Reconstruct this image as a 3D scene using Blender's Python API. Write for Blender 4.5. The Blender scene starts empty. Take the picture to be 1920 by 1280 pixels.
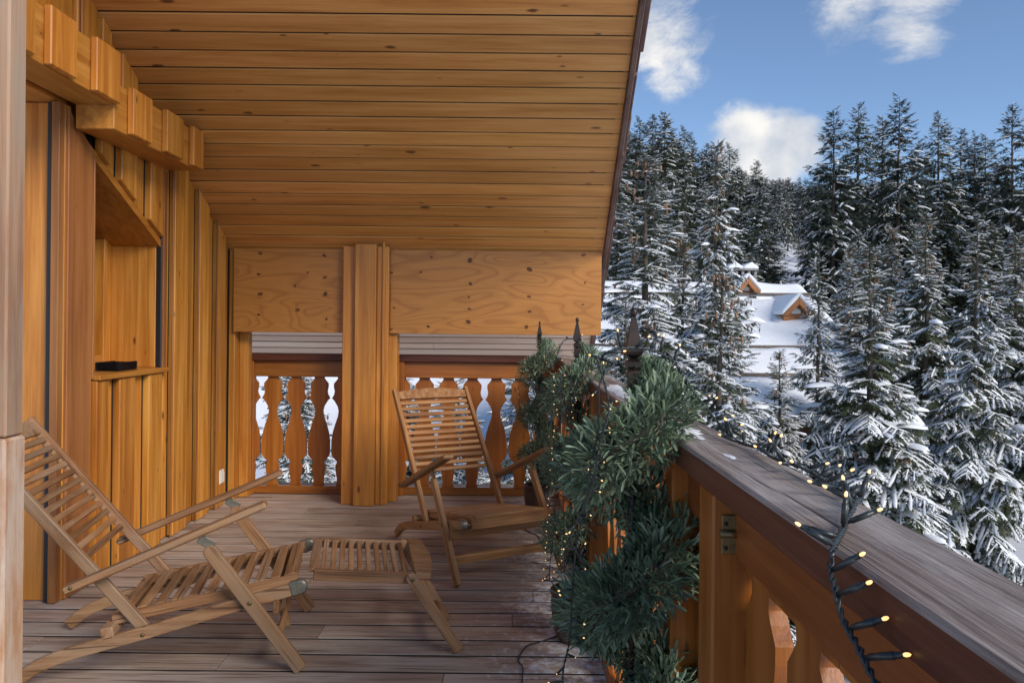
import bpy, bmesh, math, random
import numpy as np
from mathutils import Matrix, Vector

# ------------------------------------------------------------------ camera, sky, sun, exposure
S = bpy.context.scene
COL = S.collection
F, ROLL, H = 1400.0, 0.010, 1.25            # focal length in photo pixels, roll, eye height above the deck
cd = bpy.data.cameras.new('camera'); cam = bpy.data.objects.new('camera', cd); COL.objects.link(cam)
cd.sensor_width = 36; cd.lens = F / 1920 * 36; cd.shift_y = -27 / 1920
cd.clip_start = .05; cd.clip_end = 3000
cam.matrix_world = Matrix.Translation((0, 0, H)) @ Matrix.Rotation(math.pi / 2, 4, 'X') @ Matrix.Rotation(ROLL, 4, 'Z')
S.camera = cam

SUN_EL, SUN_AZ = math.radians(31), math.radians(136)     # azimuth clockwise from +Y (the view direction)
w = bpy.data.worlds.new('World'); S.world = w; w.use_nodes = True
nt = w.node_tree; nt.nodes.clear()
def N(nt, t, **k):
    n = nt.nodes.new(t)
    for a, b in k.items():
        if a.startswith('i_'):
            key = a[2:]; n.inputs[int(key) if key.isdigit() else key].default_value = b
        else: setattr(n, a, b)
    return n
def build_world():
    L = nt.links.new
    out = N(nt, 'ShaderNodeOutputWorld'); bg = N(nt, 'ShaderNodeBackground', i_Strength=.071)
    sky = N(nt, 'ShaderNodeTexSky', sky_type='NISHITA', sun_disc=False)
    sky.sun_elevation = SUN_EL; sky.sun_rotation = SUN_AZ
    sky.altitude = 1800; sky.air_density = 1.0; sky.dust_density = .3; sky.ozone_density = 2.5
    tc = N(nt, 'ShaderNodeTexCoord')
    n1 = N(nt, 'ShaderNodeTexNoise', i_Scale=5.5, i_Detail=11.0, i_Roughness=.66, i_Distortion=.25)
    mp = N(nt, 'ShaderNodeMapping'); mp.inputs['Scale'].default_value = (1, 1, 1.7); mp.inputs['Location'].default_value = (.35, .1, .2)
    L(tc.outputs['Generated'], mp.inputs['Vector']); L(mp.outputs['Vector'], n1.inputs['Vector'])
    # cloud banks: soft bumps round a few directions, broken up by the noise
    def math_(op, a, b=None, c=None):
        m = N(nt, 'ShaderNodeMath', operation=op)
        for i, v in enumerate((a, b, c)):
            if v is None: continue
            if isinstance(v, (int, float)): m.inputs[i].default_value = v
            else: L(v, m.inputs[i])
        return m.outputs[0]
    tot = None
    banks = [((1235, 60), .075, .60), ((1255, 130), .06, .5), ((1590, 10), .07, .58), ((1690, 10), .08, .58), ((1390, 262), .055, .72), ((1480, 268), .05, .72), ((1440, 300), .06, .7), ((1790, 25), .045, .3), ((1890, 50), .045, .28),
             ((1100, -300), .25, .5), ((300, 200), .3, .5), ((2600, 100), .3, .5)]
    for (px, py), rad, amp in banks:
        d = Vector(((px - 960) / F, 1, (613 - py) / F)).normalized()
        dn = N(nt, 'ShaderNodeVectorMath', operation='DISTANCE'); dn.inputs[1].default_value = d
        L(tc.outputs['Generated'], dn.inputs[0])
        q = math_('DIVIDE', dn.outputs['Value'], rad); q = math_('MULTIPLY', q, q); q = math_('MULTIPLY', q, -1.0)
        e = math_('POWER', math.e, q); e = math_('MULTIPLY', e, amp)
        tot = e if tot is None else math_('MAXIMUM', tot, e)
    gen = N(nt, 'ShaderNodeTexNoise', i_Scale=1.6, i_Detail=2.0)       # scattered fair-weather cloud everywhere else
    L(tc.outputs['Generated'], gen.inputs['Vector'])
    s = math_('ADD', math_('MULTIPLY', n1.outputs['Fac'], 1.25), tot)
    s = math_('ADD', s, math_('MULTIPLY', math_('SUBTRACT', gen.outputs['Fac'], .49), .55))
    fac = N(nt, 'ShaderNodeMapRange', interpolation_type='SMOOTHSTEP'); L(s, fac.inputs['Value'])
    fac.inputs['From Min'].default_value = .96; fac.inputs['From Max'].default_value = 1.27
    fac.inputs['To Max'].default_value = .9
    n2 = N(nt, 'ShaderNodeTexNoise', i_Scale=14.0, i_Detail=5.0); L(tc.outputs['Generated'], n2.inputs['Vector'])
    cr = N(nt, 'ShaderNodeValToRGB'); L(n2.outputs['Fac'], cr.inputs['Fac'])
    cr.color_ramp.elements[0].position = .35; cr.color_ramp.elements[0].color = (3.3, 3.6, 4.1, 1)
    cr.color_ramp.elements[1].position = .65; cr.color_ramp.elements[1].color = (6.4, 6.15, 5.7, 1)
    mx = N(nt, 'ShaderNodeMix', data_type='RGBA')
    L(fac.outputs['Result'], mx.inputs[0]); L(sky.outputs['Color'], mx.inputs[6]); L(cr.outputs['Color'], mx.inputs[7])
    L(mx.outputs[2], bg.inputs['Color']); L(bg.outputs['Background'], out.inputs['Surface'])
build_world()
sd = bpy.data.lights.new('sun', 'SUN'); sun = bpy.data.objects.new('sun', sd); COL.objects.link(sun)
sd.energy = 1.45; sd.angle = math.radians(26); sd.color = (1, .94, .86)
sdir = Vector((math.sin(SUN_AZ) * math.cos(SUN_EL), math.cos(SUN_AZ) * math.cos(SUN_EL), math.sin(SUN_EL)))
sun.rotation_euler = sdir.to_track_quat('Z', 'Y').to_euler(); sun.location = sdir * 30
S.view_settings.view_transform = 'Standard'; S.view_settings.look = 'None'; S.view_settings.gamma = 1
S.view_settings.exposure = 1.25
S.view_settings.use_curve_mapping = False
S.cycles.max_bounces = 6; S.cycles.diffuse_bounces = 4; S.cycles.glossy_bounces = 2; S.cycles.transmission_bounces = 2; S.cycles.transparent_max_bounces = 4

# ------------------------------------------------------------------ helpers
rnd = random.Random(7)
def ray(x, y):
    dx, dy = x - 960, 613 - y
    return dx * math.cos(ROLL) - dy * math.sin(ROLL), dx * math.sin(ROLL) + dy * math.cos(ROLL)
def atY(x, y, Y):
    X, Z = ray(x, y); return Vector((X * Y / F, Y, H + Z * Y / F))
def onX(x, y, X0):
    X, Z = ray(x, y); Y = F * X0 / X; return Vector((X0, Y, H + Z * Y / F))

WPOS = {}
def props(o, label=None, cat=None, group=None, kind=None):
    if label: o['label'] = label
    if cat: o['category'] = cat
    if group: o['group'] = group
    if kind: o['kind'] = kind
    return o
def empty(name, loc, label=None, cat=None, group=None):
    o = bpy.data.objects.new(name, None); COL.objects.link(o); o.location = loc; o.empty_display_size = .05
    WPOS[o.name] = Vector(loc)
    return props(o, label, cat, group)
def link(name, me, mat, parent, c):
    o = bpy.data.objects.new(name, me); COL.objects.link(o)
    if mat is not None and not me.materials: me.materials.append(mat)
    WPOS[o.name] = Vector(c)
    if parent is not None:
        o.parent = parent; o.location = Vector(c) - WPOS[parent.name]
    else: o.location = c
    return o
def mk(name, verts, faces, mat, parent=None, smooth=False, bevel=0.0, origin=None):
    vs = [Vector(v) for v in verts]
    if origin is None:
        lo = Vector([min(v[i] for v in vs) for i in range(3)]); hi = Vector([max(v[i] for v in vs) for i in range(3)])
        c = (lo + hi) / 2
    else: c = Vector(origin)
    bm = bmesh.new()
    bv = [bm.verts.new(v - c) for v in vs]
    for f in faces:
        try: bm.faces.new([bv[i] for i in f])
        except ValueError: pass
    bmesh.ops.recalc_face_normals(bm, faces=bm.faces[:])
    if bevel > 0:
        es = [e for e in bm.edges if len(e.link_faces) == 2 and e.calc_face_angle(0) > .7]
        bmesh.ops.bevel(bm, geom=es, offset=bevel, segments=1, affect='EDGES', clamp_overlap=True)
    me = bpy.data.meshes.new(name); bm.to_mesh(me); bm.free()
    if smooth: me.polygons.foreach_set('use_smooth', [True] * len(me.polygons))
    return link(name, me, mat, parent, c)
BOXF = [(0, 1, 2, 3), (7, 6, 5, 4), (0, 4, 5, 1), (1, 5, 6, 2), (2, 6, 7, 3), (3, 7, 4, 0)]
def box(name, x0, x1, y0, y1, z0, z1, mat, parent=None, bevel=.003):
    v = [(x0, y0, z0), (x1, y0, z0), (x1, y1, z0), (x0, y1, z0), (x0, y0, z1), (x1, y0, z1), (x1, y1, z1), (x0, y1, z1)]
    return mk(name, v, BOXF, mat, parent, bevel=bevel)
def prism(name, poly, axis, a, b, mat, parent=None, bevel=.002):
    """poly of 2-D points extruded along axis from a to b; X: (y,z)  Y: (x,z)  Z: (x,y)"""
    def p(q, t):
        return {'X': (t, q[0], q[1]), 'Y': (q[0], t, q[1]), 'Z': (q[0], q[1], t)}[axis]
    n = len(poly)
    v = [p(q, a) for q in poly] + [p(q, b) for q in poly]
    f = [tuple(range(n)), tuple(range(2 * n - 1, n - 1, -1))] + [(i, (i + 1) % n, n + (i + 1) % n, n + i) for i in range(n)]
    return mk(name, v, f, mat, parent, bevel=bevel)
BARS = {}
def bar(name, p, q, wid, thk, mat, parent=None, up=(0, 0, 1), bevel=.003, roundend=False):
    """a straight timber from p to q, its length along its own X; wid across, thk along 'up'"""
    p, q = Vector(p), Vector(q); d = q - p; Ln = d.length; d.normalize()
    u = Vector(up); sdv = u.cross(d).normalized(); u = d.cross(sdv).normalized()
    key = (round(Ln, 4), wid, thk, bevel, roundend, mat.name)
    if key not in BARS:
        bm = bmesh.new(); l = Ln / 2
        if roundend:                      # rounded far end in the X-up plane
            pts = [(-l, -thk / 2), (l - thk / 2, -thk / 2)] + [(l - thk / 2 + math.sin(a) * thk / 2, -math.cos(a) * thk / 2) for a in [math.pi * k / 6 for k in range(1, 6)]] + [(l - thk / 2, thk / 2), (-l, thk / 2)]
        else: pts = [(-l, -thk / 2), (l, -thk / 2), (l, thk / 2), (-l, thk / 2)]
        a = [bm.verts.new((x, -wid / 2, z)) for x, z in pts]; b = [bm.verts.new((x, wid / 2, z)) for x, z in pts]
        n = len(pts)
        bm.faces.new(a); bm.faces.new(b[::-1])
        for i in range(n): bm.faces.new((a[(i + 1) % n], a[i], b[i], b[(i + 1) % n]))
        bmesh.ops.recalc_face_normals(bm, faces=bm.faces[:])
        if bevel: bmesh.ops.bevel(bm, geom=[e for e in bm.edges if e.calc_face_angle(0) > .7], offset=bevel, segments=1, affect='EDGES', clamp_overlap=True)
        me = bpy.data.meshes.new(name); bm.to_mesh(me); bm.free(); BARS[key] = me
    o = link(name, BARS[key], mat, parent, (p + q) / 2)
    o.rotation_euler = Matrix((d, sdv, u)).transposed().to_euler()
    return o
def npmesh(name, V, Fq, smooth=False, mats=None, midx=None):
    """mesh from numpy arrays; Fq is an (n,3) or (n,4) face array or a list of them"""
    me = bpy.data.meshes.new(name)
    Fs = Fq if isinstance(Fq, list) else [Fq]
    V = np.asarray(V, np.float32)
    me.vertices.add(len(V)); me.vertices.foreach_set('co', V.ravel())
    idx = np.concatenate([f.ravel() for f in Fs]).astype(np.int32)
    tot = np.concatenate([np.full(len(f), f.shape[1]) for f in Fs]).astype(np.int32)
    me.loops.add(len(idx)); me.loops.foreach_set('vertex_index', idx)
    me.polygons.add(len(tot)); st = np.concatenate([[0], np.cumsum(tot)[:-1]]).astype(np.int32)
    me.polygons.foreach_set('loop_start', st); me.polygons.foreach_set('loop_total', tot)
    if smooth: me.polygons.foreach_set('use_smooth', np.ones(len(tot), bool))
    me.update(calc_edges=True); me.validate()
    return me
def tube_arrays(pts, rad, n=8):
    pts = np.array(pts, float); m = len(pts); rad = np.broadcast_to(rad, (m,))
    T = np.gradient(pts, axis=0); T /= np.linalg.norm(T, axis=1)[:, None] + 1e-9
    ref = np.array([.31, .17, .93]); U = np.cross(T, ref); U /= np.linalg.norm(U, axis=1)[:, None] + 1e-9; W = np.cross(T, U)
    a = np.arange(n) * 2 * np.pi / n
    V = pts[:, None] + rad[:, None, None] * (np.cos(a)[None, :, None] * U[:, None] + np.sin(a)[None, :, None] * W[:, None])
    i = np.arange(m - 1)[:, None] * n; j = np.arange(n)[None]; k = (j + 1) % n
    Fq = np.stack([i + j, i + k, i + n + k, i + n + j], -1).reshape(-1, 4)
    return V.reshape(-1, 3), Fq
def tube(name, pts, rad, mat, parent=None, n=8):
    pts = np.array([tuple(p) for p in pts]); c = (pts.min(0) + pts.max(0)) / 2
    V, Fq = tube_arrays(pts - c, rad, n)
    me = npmesh(name, V, Fq, True)
    bm = bmesh.new(); bm.from_mesh(me)
    bmesh.ops.holes_fill(bm, edges=[e for e in bm.edges if e.is_boundary]); bm.to_mesh(me); bm.free()
    return link(name, me, mat, parent, c)
def lathe(name, prof, mat, parent, loc, n=24, square=False):
    """prof: (r,z) list"""
    v, f = [], []
    off = math.pi / 4 if n == 4 else 0
    for r, z in prof:
        for k in range(n):
            a = 2 * math.pi * k / n + off; v.append((loc[0] + r * math.cos(a), loc[1] + r * math.sin(a), loc[2] + z))
    for i in range(len(prof) - 1):
        for k in range(n): f.append((i * n + k, i * n + (k + 1) % n, (i + 1) * n + (k + 1) % n, (i + 1) * n + k))
    f.append(tuple(range(n))[::-1]); f.append(tuple(range((len(prof) - 1) * n, len(prof) * n)))
    return mk(name, v, f, mat, parent, smooth=(n > 6))

# ------------------------------------------------------------------ materials
def principled(name):
    m = bpy.data.materials.new(name); m.use_nodes = True; t = m.node_tree
    return m, t, t.nodes['Principled BSDF']
def wood(name, dark, mid, light, axis='X', rough=.5, knots=.5, grain=1.0, vary=.22, bump=.25, knot_col=None, coat=0.0, grey=None, frost=False, streak=.5, crack=None):
    m, t, b = principled(name); L = t.links.new
    tc = N(t, 'ShaderNodeTexCoord'); oi = N(t, 'ShaderNodeObjectInfo')
    rv = N(t, 'ShaderNodeVectorMath', operation='SCALE'); rv.inputs[0].default_value = (13.7, 29.3, 41.1); L(oi.outputs['Random'], rv.inputs['Scale'])
    ad = N(t, 'ShaderNodeVectorMath', operation='ADD'); L(tc.outputs['Object'], ad.inputs[0]); L(rv.outputs[0], ad.inputs[1])
    ia = 'XYZ'.index(axis)
    def mp(sl, sa, src=ad):
        q = N(t, 'ShaderNodeMapping'); sc = [sa] * 3; sc[ia] = sl; q.inputs['Scale'].default_value = sc; L(src.outputs[0], q.inputs['Vector']); return q
    g1 = N(t, 'ShaderNodeTexNoise', i_Scale=1.0, i_Detail=4.0, i_Roughness=.55, i_Distortion=.5); L(mp(1.3 * grain, 26 * grain).outputs[0], g1.inputs['Vector'])
    g2 = N(t, 'ShaderNodeTexNoise', i_Scale=1.0, i_Detail=4.0, i_Roughness=.7); L(mp(5 * grain, 190 * grain).outputs[0], g2.inputs['Vector'])
    g3 = N(t, 'ShaderNodeTexNoise', i_Scale=1.0, i_Detail=3.0); L(mp(1.1, 3.2).outputs[0], g3.inputs['Vector'])
    a1 = N(t, 'ShaderNodeMath', operation='MULTIPLY_ADD'); L(g2.outputs['Fac'], a1.inputs[0]); a1.inputs[1].default_value = .45 * streak * 2; L(g1.outputs['Fac'], a1.inputs[2])
    a2 = N(t, 'ShaderNodeMath', operation='MULTIPLY_ADD'); L(g3.outputs['Fac'], a2.inputs[0]); a2.inputs[1].default_value = .4; L(a1.outputs[0], a2.inputs[2])
    cr = N(t, 'ShaderNodeValToRGB'); sc_ = N(t, 'ShaderNodeMath', operation='MULTIPLY'); L(a2.outputs[0], sc_.inputs[0]); sc_.inputs[1].default_value = .6; L(sc_.outputs[0], cr.inputs['Fac'])
    e = cr.color_ramp.elements; cen = .5 + .45 * streak + .2
    e[0].position = (cen - .25) * .6; e[0].color = (*dark, 1); e[1].position = min(1, (cen + .25) * .6); e[1].color = (*light, 1)
    k = e.new(cen * .6); k.color = (*mid, 1)
    col = cr.outputs['Color']
    # knots
    if knots > 0:
        vo = N(t, 'ShaderNodeTexVoronoi', i_Scale=1.0, i_Randomness=1.0); L(mp(4.6, 13).outputs[0], vo.inputs['Vector'])
        dn = N(t, 'ShaderNodeTexNoise', i_Scale=30.0, i_Detail=2.0); L(ad.outputs[0], dn.inputs['Vector'])
        dd = N(t, 'ShaderNodeMath', operation='MULTIPLY_ADD'); L(dn.outputs['Fac'], dd.inputs[0]); dd.inputs[1].default_value = .12; L(vo.outputs['Distance'], dd.inputs[2])
        sep = N(t, 'ShaderNodeSeparateColor'); L(vo.outputs['Color'], sep.inputs[0])
        thr = N(t, 'ShaderNodeMath', operation='MULTIPLY'); L(sep.outputs[0], thr.inputs[0]); thr.inputs[1].default_value = .19 * knots
        th2 = N(t, 'ShaderNodeMath', operation='ADD'); L(thr.outputs[0], th2.inputs[0]); th2.inputs[1].default_value = .035
        df = N(t, 'ShaderNodeMath', operation='SUBTRACT'); L(th2.outputs[0], df.inputs[0]); L(dd.outputs[0], df.inputs[1])
        mr = N(t, 'ShaderNodeMapRange', interpolation_type='SMOOTHSTEP'); L(df.outputs[0], mr.inputs['Value']); mr.inputs['From Min'].default_value = -.05; mr.inputs['From Max'].default_value = .06
        mr.inputs['To Max'].default_value = .85
        mk_ = N(t, 'ShaderNodeMix', data_type='RGBA'); L(mr.outputs[0], mk_.inputs[0]); L(col, mk_.inputs[6]); mk_.inputs[7].default_value = (*(knot_col or [c * .3 for c in dark]), 1)
        col = mk_.outputs[2]
    if grey:                                   # weathered grey patches
        gn = N(t, 'ShaderNodeTexNoise', i_Scale=1.0, i_Detail=6.0, i_Roughness=.65); L(mp(1.6, 7).outputs[0], gn.inputs['Vector'])
        gr = N(t, 'ShaderNodeMapRange', interpolation_type='SMOOTHSTEP'); L(gn.outputs['Fac'], gr.inputs['Value']); gr.inputs['From Min'].default_value = .42; gr.inputs['From Max'].default_value = .66; gr.inputs['To Max'].default_value = .8
        gm = N(t, 'ShaderNodeMix', data_type='RGBA'); L(gr.outputs[0], gm.inputs[0]); L(col, gm.inputs[6]); gm.inputs[7].default_value = (*grey, 1); col = gm.outputs[2]
    hs = N(t, 'ShaderNodeHueSaturation'); L(col, hs.inputs['Color'])
    vr = N(t, 'ShaderNodeMapRange'); L(oi.outputs['Random'], vr.inputs['Value']); vr.inputs['To Min'].default_value = 1 - vary; vr.inputs['To Max'].default_value = 1 + vary
    L(vr.outputs[0], hs.inputs['Value'])
    hq = N(t, 'ShaderNodeMath', operation='MULTIPLY'); L(oi.outputs['Random'], hq.inputs[0]); hq.inputs[1].default_value = 7.31
    hf = N(t, 'ShaderNodeMath', operation='FRACT'); L(hq.outputs[0], hf.inputs[0])
    hr = N(t, 'ShaderNodeMapRange'); L(hf.outputs[0], hr.inputs['Value']); hr.inputs['To Min'].default_value = .4965; hr.inputs['To Max'].default_value = .5025
    L(hr.outputs[0], hs.inputs['Hue']); col = hs.outputs['Color']
    if crack:                                  # drying cracks opened along the grain
        cn = N(t, 'ShaderNodeTexNoise', i_Scale=1.0, i_Detail=2.0, i_Roughness=.5); L(mp(2.2, 75).outputs[0], cn.inputs['Vector'])
        cm = N(t, 'ShaderNodeMapRange', interpolation_type='SMOOTHSTEP'); L(cn.outputs['Fac'], cm.inputs['Value']); cm.inputs['From Min'].default_value = .40; cm.inputs['From Max'].default_value = .32; cm.inputs['To Max'].default_value = .9
        cx = N(t, 'ShaderNodeMix', data_type='RGBA'); L(cm.outputs[0], cx.inputs[0]); L(col, cx.inputs[6]); cx.inputs[7].default_value = (*crack, 1); col = cx.outputs[2]
    rgh = None
    if frost:                                  # dry frost blown along the open side of the deck
        fn = N(t, 'ShaderNodeTexNoise', i_Scale=1.0, i_Detail=8.0, i_Roughness=.75)
        gco = N(t, 'ShaderNodeNewGeometry'); L(gco.outputs['Position'], fn.inputs['Vector']); fn.inputs['Scale'].default_value = 26
        fl = N(t, 'ShaderNodeTexNoise', i_Scale=2.3, i_Detail=3.0); L(gco.outputs['Position'], fl.inputs['Vector'])
        sx = N(t, 'ShaderNodeSeparateXYZ'); L(gco.outputs['Position'], sx.inputs[0])
        band = N(t, 'ShaderNodeMapRange'); L(sx.outputs['X'], band.inputs['Value']); band.inputs['From Min'].default_value = -.55; band.inputs['From Max'].default_value = .34; band.inputs['To Min'].default_value = -.26; band.inputs['To Max'].default_value = .13
        s1 = N(t, 'ShaderNodeMath', operation='ADD'); L(fn.outputs['Fac'], s1.inputs[0]); L(band.outputs[0], s1.inputs[1])
        s2 = N(t, 'ShaderNodeMath', operation='MULTIPLY_ADD'); L(fl.outputs['Fac'], s2.inputs[0]); s2.inputs[1].default_value = .5; L(s1.outputs[0], s2.inputs[2])
        fr = N(t, 'ShaderNodeMapRange', interpolation_type='SMOOTHSTEP'); L(s2.outputs[0], fr.inputs['Value']); fr.inputs['From Min'].default_value = .74; fr.inputs['From Max'].default_value = .98; fr.inputs['To Max'].default_value = .85
        fm = N(t, 'ShaderNodeMix', data_type='RGBA'); L(fr.outputs[0], fm.inputs[0]); L(col, fm.inputs[6]); fm.inputs[7].default_value = (.75, .78, .82, 1); col = fm.outputs[2]
    L(col, b.inputs['Base Color'])
    rr = N(t, 'ShaderNodeMapRange'); L(g1.outputs['Fac'], rr.inputs['Value']); rr.inputs['To Min'].default_value = rough - .12; rr.inputs['To Max'].default_value = rough + .16
    L(rr.outputs[0], b.inputs['Roughness'])
    b.inputs['Coat Weight'].default_value = coat; b.inputs['Coat Roughness'].default_value = .3
    b.inputs['Specular IOR Level'].default_value = .4
    bp = N(t, 'ShaderNodeBump', i_Strength=bump, i_Distance=.004); L(a1.outputs[0], bp.inputs['Height']); L(bp.outputs[0], b.inputs['Normal'])
    return m
def plain(name, col, rough=.5, metal=0.0, noise=.0, scale=20, bump=0.0, emit=None, es=0, spec=.5):
    m, t, b = principled(name); L = t.links.new
    b.inputs['Roughness'].default_value = rough; b.inputs['Metallic'].default_value = metal; b.inputs['Specular IOR Level'].default_value = spec
    b.inputs['Base Color'].default_value = (*col, 1)
    if noise or bump:
        tc = N(t, 'ShaderNodeTexCoord'); n = N(t, 'ShaderNodeTexNoise', i_Scale=scale, i_Detail=6.0); L(tc.outputs['Object'], n.inputs['Vector'])
        if noise:
            cr = N(t, 'ShaderNodeValToRGB'); L(n.outputs['Fac'], cr.inputs['Fac'])
            cr.color_ramp.elements[0].position = .3; cr.color_ramp.elements[0].color = (*[c * (1 - noise) for c in col], 1)
            cr.color_ramp.elements[1].position = .7; cr.color_ramp.elements[1].color = (*[min(1, c * (1 + noise)) for c in col], 1)
            L(cr.outputs['Color'], b.inputs['Base Color'])
        if bump:
            bp = N(t, 'ShaderNodeBump', i_Strength=bump, i_Distance=.02); L(n.outputs['Fac'], bp.inputs['Height']); L(bp.outputs[0], b.inputs['Normal'])
    if emit: b.inputs['Emission Color'].default_value = (*emit, 1); b.inputs['Emission Strength'].default_value = es
    return m
def leafmat(name, a, b_, rough=.55, transl=.15, scale=9.0, back=None):
    m, t, b = principled(name); L = t.links.new
    tc = N(t, 'ShaderNodeTexCoord'); n = N(t, 'ShaderNodeTexNoise', i_Scale=scale, i_Detail=4.0); L(tc.outputs['Object'], n.inputs['Vector'])
    cr = N(t, 'ShaderNodeValToRGB'); L(n.outputs['Fac'], cr.inputs['Fac'])
    cr.color_ramp.elements[0].position = .35; cr.color_ramp.elements[0].color = (*a, 1); cr.color_ramp.elements[1].position = .65; cr.color_ramp.elements[1].color = (*b_, 1)
    L(cr.outputs['Color'], b.inputs['Base Color']); b.inputs['Roughness'].default_value = rough
    return m
M = {}
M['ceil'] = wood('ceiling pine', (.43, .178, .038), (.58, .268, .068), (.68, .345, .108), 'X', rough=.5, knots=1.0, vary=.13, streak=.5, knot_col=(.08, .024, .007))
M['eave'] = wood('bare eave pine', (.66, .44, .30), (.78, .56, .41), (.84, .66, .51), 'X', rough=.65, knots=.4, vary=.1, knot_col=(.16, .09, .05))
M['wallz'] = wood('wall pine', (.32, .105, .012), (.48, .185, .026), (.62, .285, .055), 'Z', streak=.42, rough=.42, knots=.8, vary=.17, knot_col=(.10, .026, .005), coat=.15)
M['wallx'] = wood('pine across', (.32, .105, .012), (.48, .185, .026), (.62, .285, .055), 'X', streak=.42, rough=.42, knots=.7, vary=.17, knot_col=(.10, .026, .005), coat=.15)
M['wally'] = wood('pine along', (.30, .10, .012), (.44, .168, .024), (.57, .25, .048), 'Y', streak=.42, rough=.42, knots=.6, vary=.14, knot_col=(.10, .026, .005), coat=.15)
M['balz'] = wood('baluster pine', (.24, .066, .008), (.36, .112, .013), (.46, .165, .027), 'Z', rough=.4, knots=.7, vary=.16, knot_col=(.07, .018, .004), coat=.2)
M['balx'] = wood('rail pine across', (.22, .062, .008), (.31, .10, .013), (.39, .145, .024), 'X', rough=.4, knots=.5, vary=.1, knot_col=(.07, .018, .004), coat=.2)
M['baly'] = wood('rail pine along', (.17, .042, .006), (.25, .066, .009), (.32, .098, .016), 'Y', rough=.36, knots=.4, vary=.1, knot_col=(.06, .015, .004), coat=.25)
M['redz'] = wood('red brown timber', (.17, .060, .016), (.28, .105, .028), (.36, .150, .045), 'Z', rough=.5, knots=.3, vary=.10, grain=.8, streak=.4)
M['capx'] = wood('dark cap timber', (.062, .017, .008), (.10, .026, .012), (.14, .042, .020), 'X', rough=.42, knots=.2, vary=.05)
M['capy'] = wood('weathered cap timber', (.06, .037, .026), (.24, .175, .14), (.46, .385, .34), 'Y', rough=.5, knots=.0, vary=.02, grain=1.2, streak=.8, bump=1.0, grey=(.48, .425, .385), crack=(.02, .012, .009))
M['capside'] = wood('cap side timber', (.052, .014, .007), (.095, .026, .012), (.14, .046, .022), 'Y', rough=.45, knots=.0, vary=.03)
M['gap_shade'] = plain('painted gap shade', (.015, .009, .006), .9)  # near-black colour standing in for the shade inside board gaps
M['deck'] = wood('deck hardwood', (.20, .128, .088), (.36, .262, .198), (.50, .395, .318), 'X', rough=.62, knots=.06, vary=.14, grain=1.5, streak=.6, bump=.6, grey=(.48, .41, .345), frost=True, crack=(.15, .095, .068))
M['teak'] = wood('teak', (.17, .070, .022), (.33, .155, .056), (.47, .255, .105), 'X', rough=.45, knots=.0, vary=.18, grain=1.6, streak=.6)
M['teakw'] = wood('weathered teak', (.13, .055, .020), (.27, .130, .052), (.41, .225, .105), 'X', rough=.55, knots=.0, vary=.22, grain=1.6, streak=.6, grey=(.33, .215, .13), crack=(.10, .045, .02))
M['postw'] = wood('weathered post timber', (.20, .095, .05), (.38, .215, .118), (.50, .31, .19), 'Z', rough=.65, knots=.2, vary=.03, grain=.9, streak=.5, grey=(.36, .27, .185))
M['peel'] = wood('peeled post timber', (.30, .10, .022), (.46, .19, .05), (.56, .30, .12), 'Z', rough=.6, knots=.3, vary=.05, streak=.9, grey=(.68, .57, .45))
M['fascia'] = wood('fascia timber', (.065, .028, .018), (.11, .052, .036), (.18, .095, .068), 'Y', rough=.6, knots=.0, vary=.1, grey=(.17, .11, .085))
def plywood():
    m, t, b = principled('plywood'); L = t.links.new
    tc = N(t, 'ShaderNodeTexCoord'); oi = N(t, 'ShaderNodeObjectInfo')
    rv = N(t, 'ShaderNodeVectorMath', operation='SCALE'); rv.inputs[0].default_value = (13.7, 29.3, 41.1); L(oi.outputs['Random'], rv.inputs['Scale'])
    ad = N(t, 'ShaderNodeVectorMath', operation='ADD'); L(tc.outputs['Object'], ad.inputs[0]); L(rv.outputs[0], ad.inputs[1])
    mp = N(t, 'ShaderNodeMapping'); mp.inputs['Scale'].default_value = (.95, 1, 4.4); L(ad.outputs[0], mp.inputs['Vector'])
    n = N(t, 'ShaderNodeTexNoise', i_Scale=1.0, i_Detail=1.5, i_Distortion=.5); L(mp.outputs[0], n.inputs['Vector'])
    q = N(t, 'ShaderNodeMath', operation='MULTIPLY'); L(n.outputs['Fac'], q.inputs[0]); q.inputs[1].default_value = 15
    fr = N(t, 'ShaderNodeMath', operation='FRACT'); L(q.outputs[0], fr.inputs[0])       # growth rings opened out by the peeling knife
    cr = N(t, 'ShaderNodeValToRGB'); L(fr.outputs[0], cr.inputs['Fac']); e = cr.color_ramp.elements
    e[0].position = 0; e[0].color = (.41, .162, .028, 1); e[1].position = 1; e[1].color = (.415, .165, .029, 1)
    for p, c in ((.55, (.44, .182, .034)), (.85, (.35, .130, .022)), (.93, (.335, .122, .020))):
        k = e.new(p); k.color = (*c, 1)
    f2 = N(t, 'ShaderNodeTexNoise', i_Scale=1.0, i_Detail=5.0); m2 = N(t, 'ShaderNodeMapping'); m2.inputs['Scale'].default_value = (9, 1, 120); L(ad.outputs[0], m2.inputs['Vector']); L(m2.outputs[0], f2.inputs['Vector'])
    hs = N(t, 'ShaderNodeHueSaturation'); L(cr.outputs['Color'], hs.inputs['Color'])
    v = N(t, 'ShaderNodeMapRange'); L(f2.outputs['Fac'], v.inputs['Value']); v.inputs['To Min'].default_value = .82; v.inputs['To Max'].default_value = 1.18; L(v.outputs[0], hs.inputs['Value'])
    L(hs.outputs['Color'], b.inputs['Base Color']); b.inputs['Roughness'].default_value = .45
    return m
M['ply'] = plywood()
M['plug'] = wood('plywood knot', (.07, .022, .006), (.12, .04, .008), (.18, .06, .012), 'X', knots=0, rough=.5, vary=.3, grain=3)
M['black'] = plain('black rubber', (.012, .012, .016), .5)
M['gloss'] = plain('black glossy plastic', (.006, .006, .007), .12)
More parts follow.
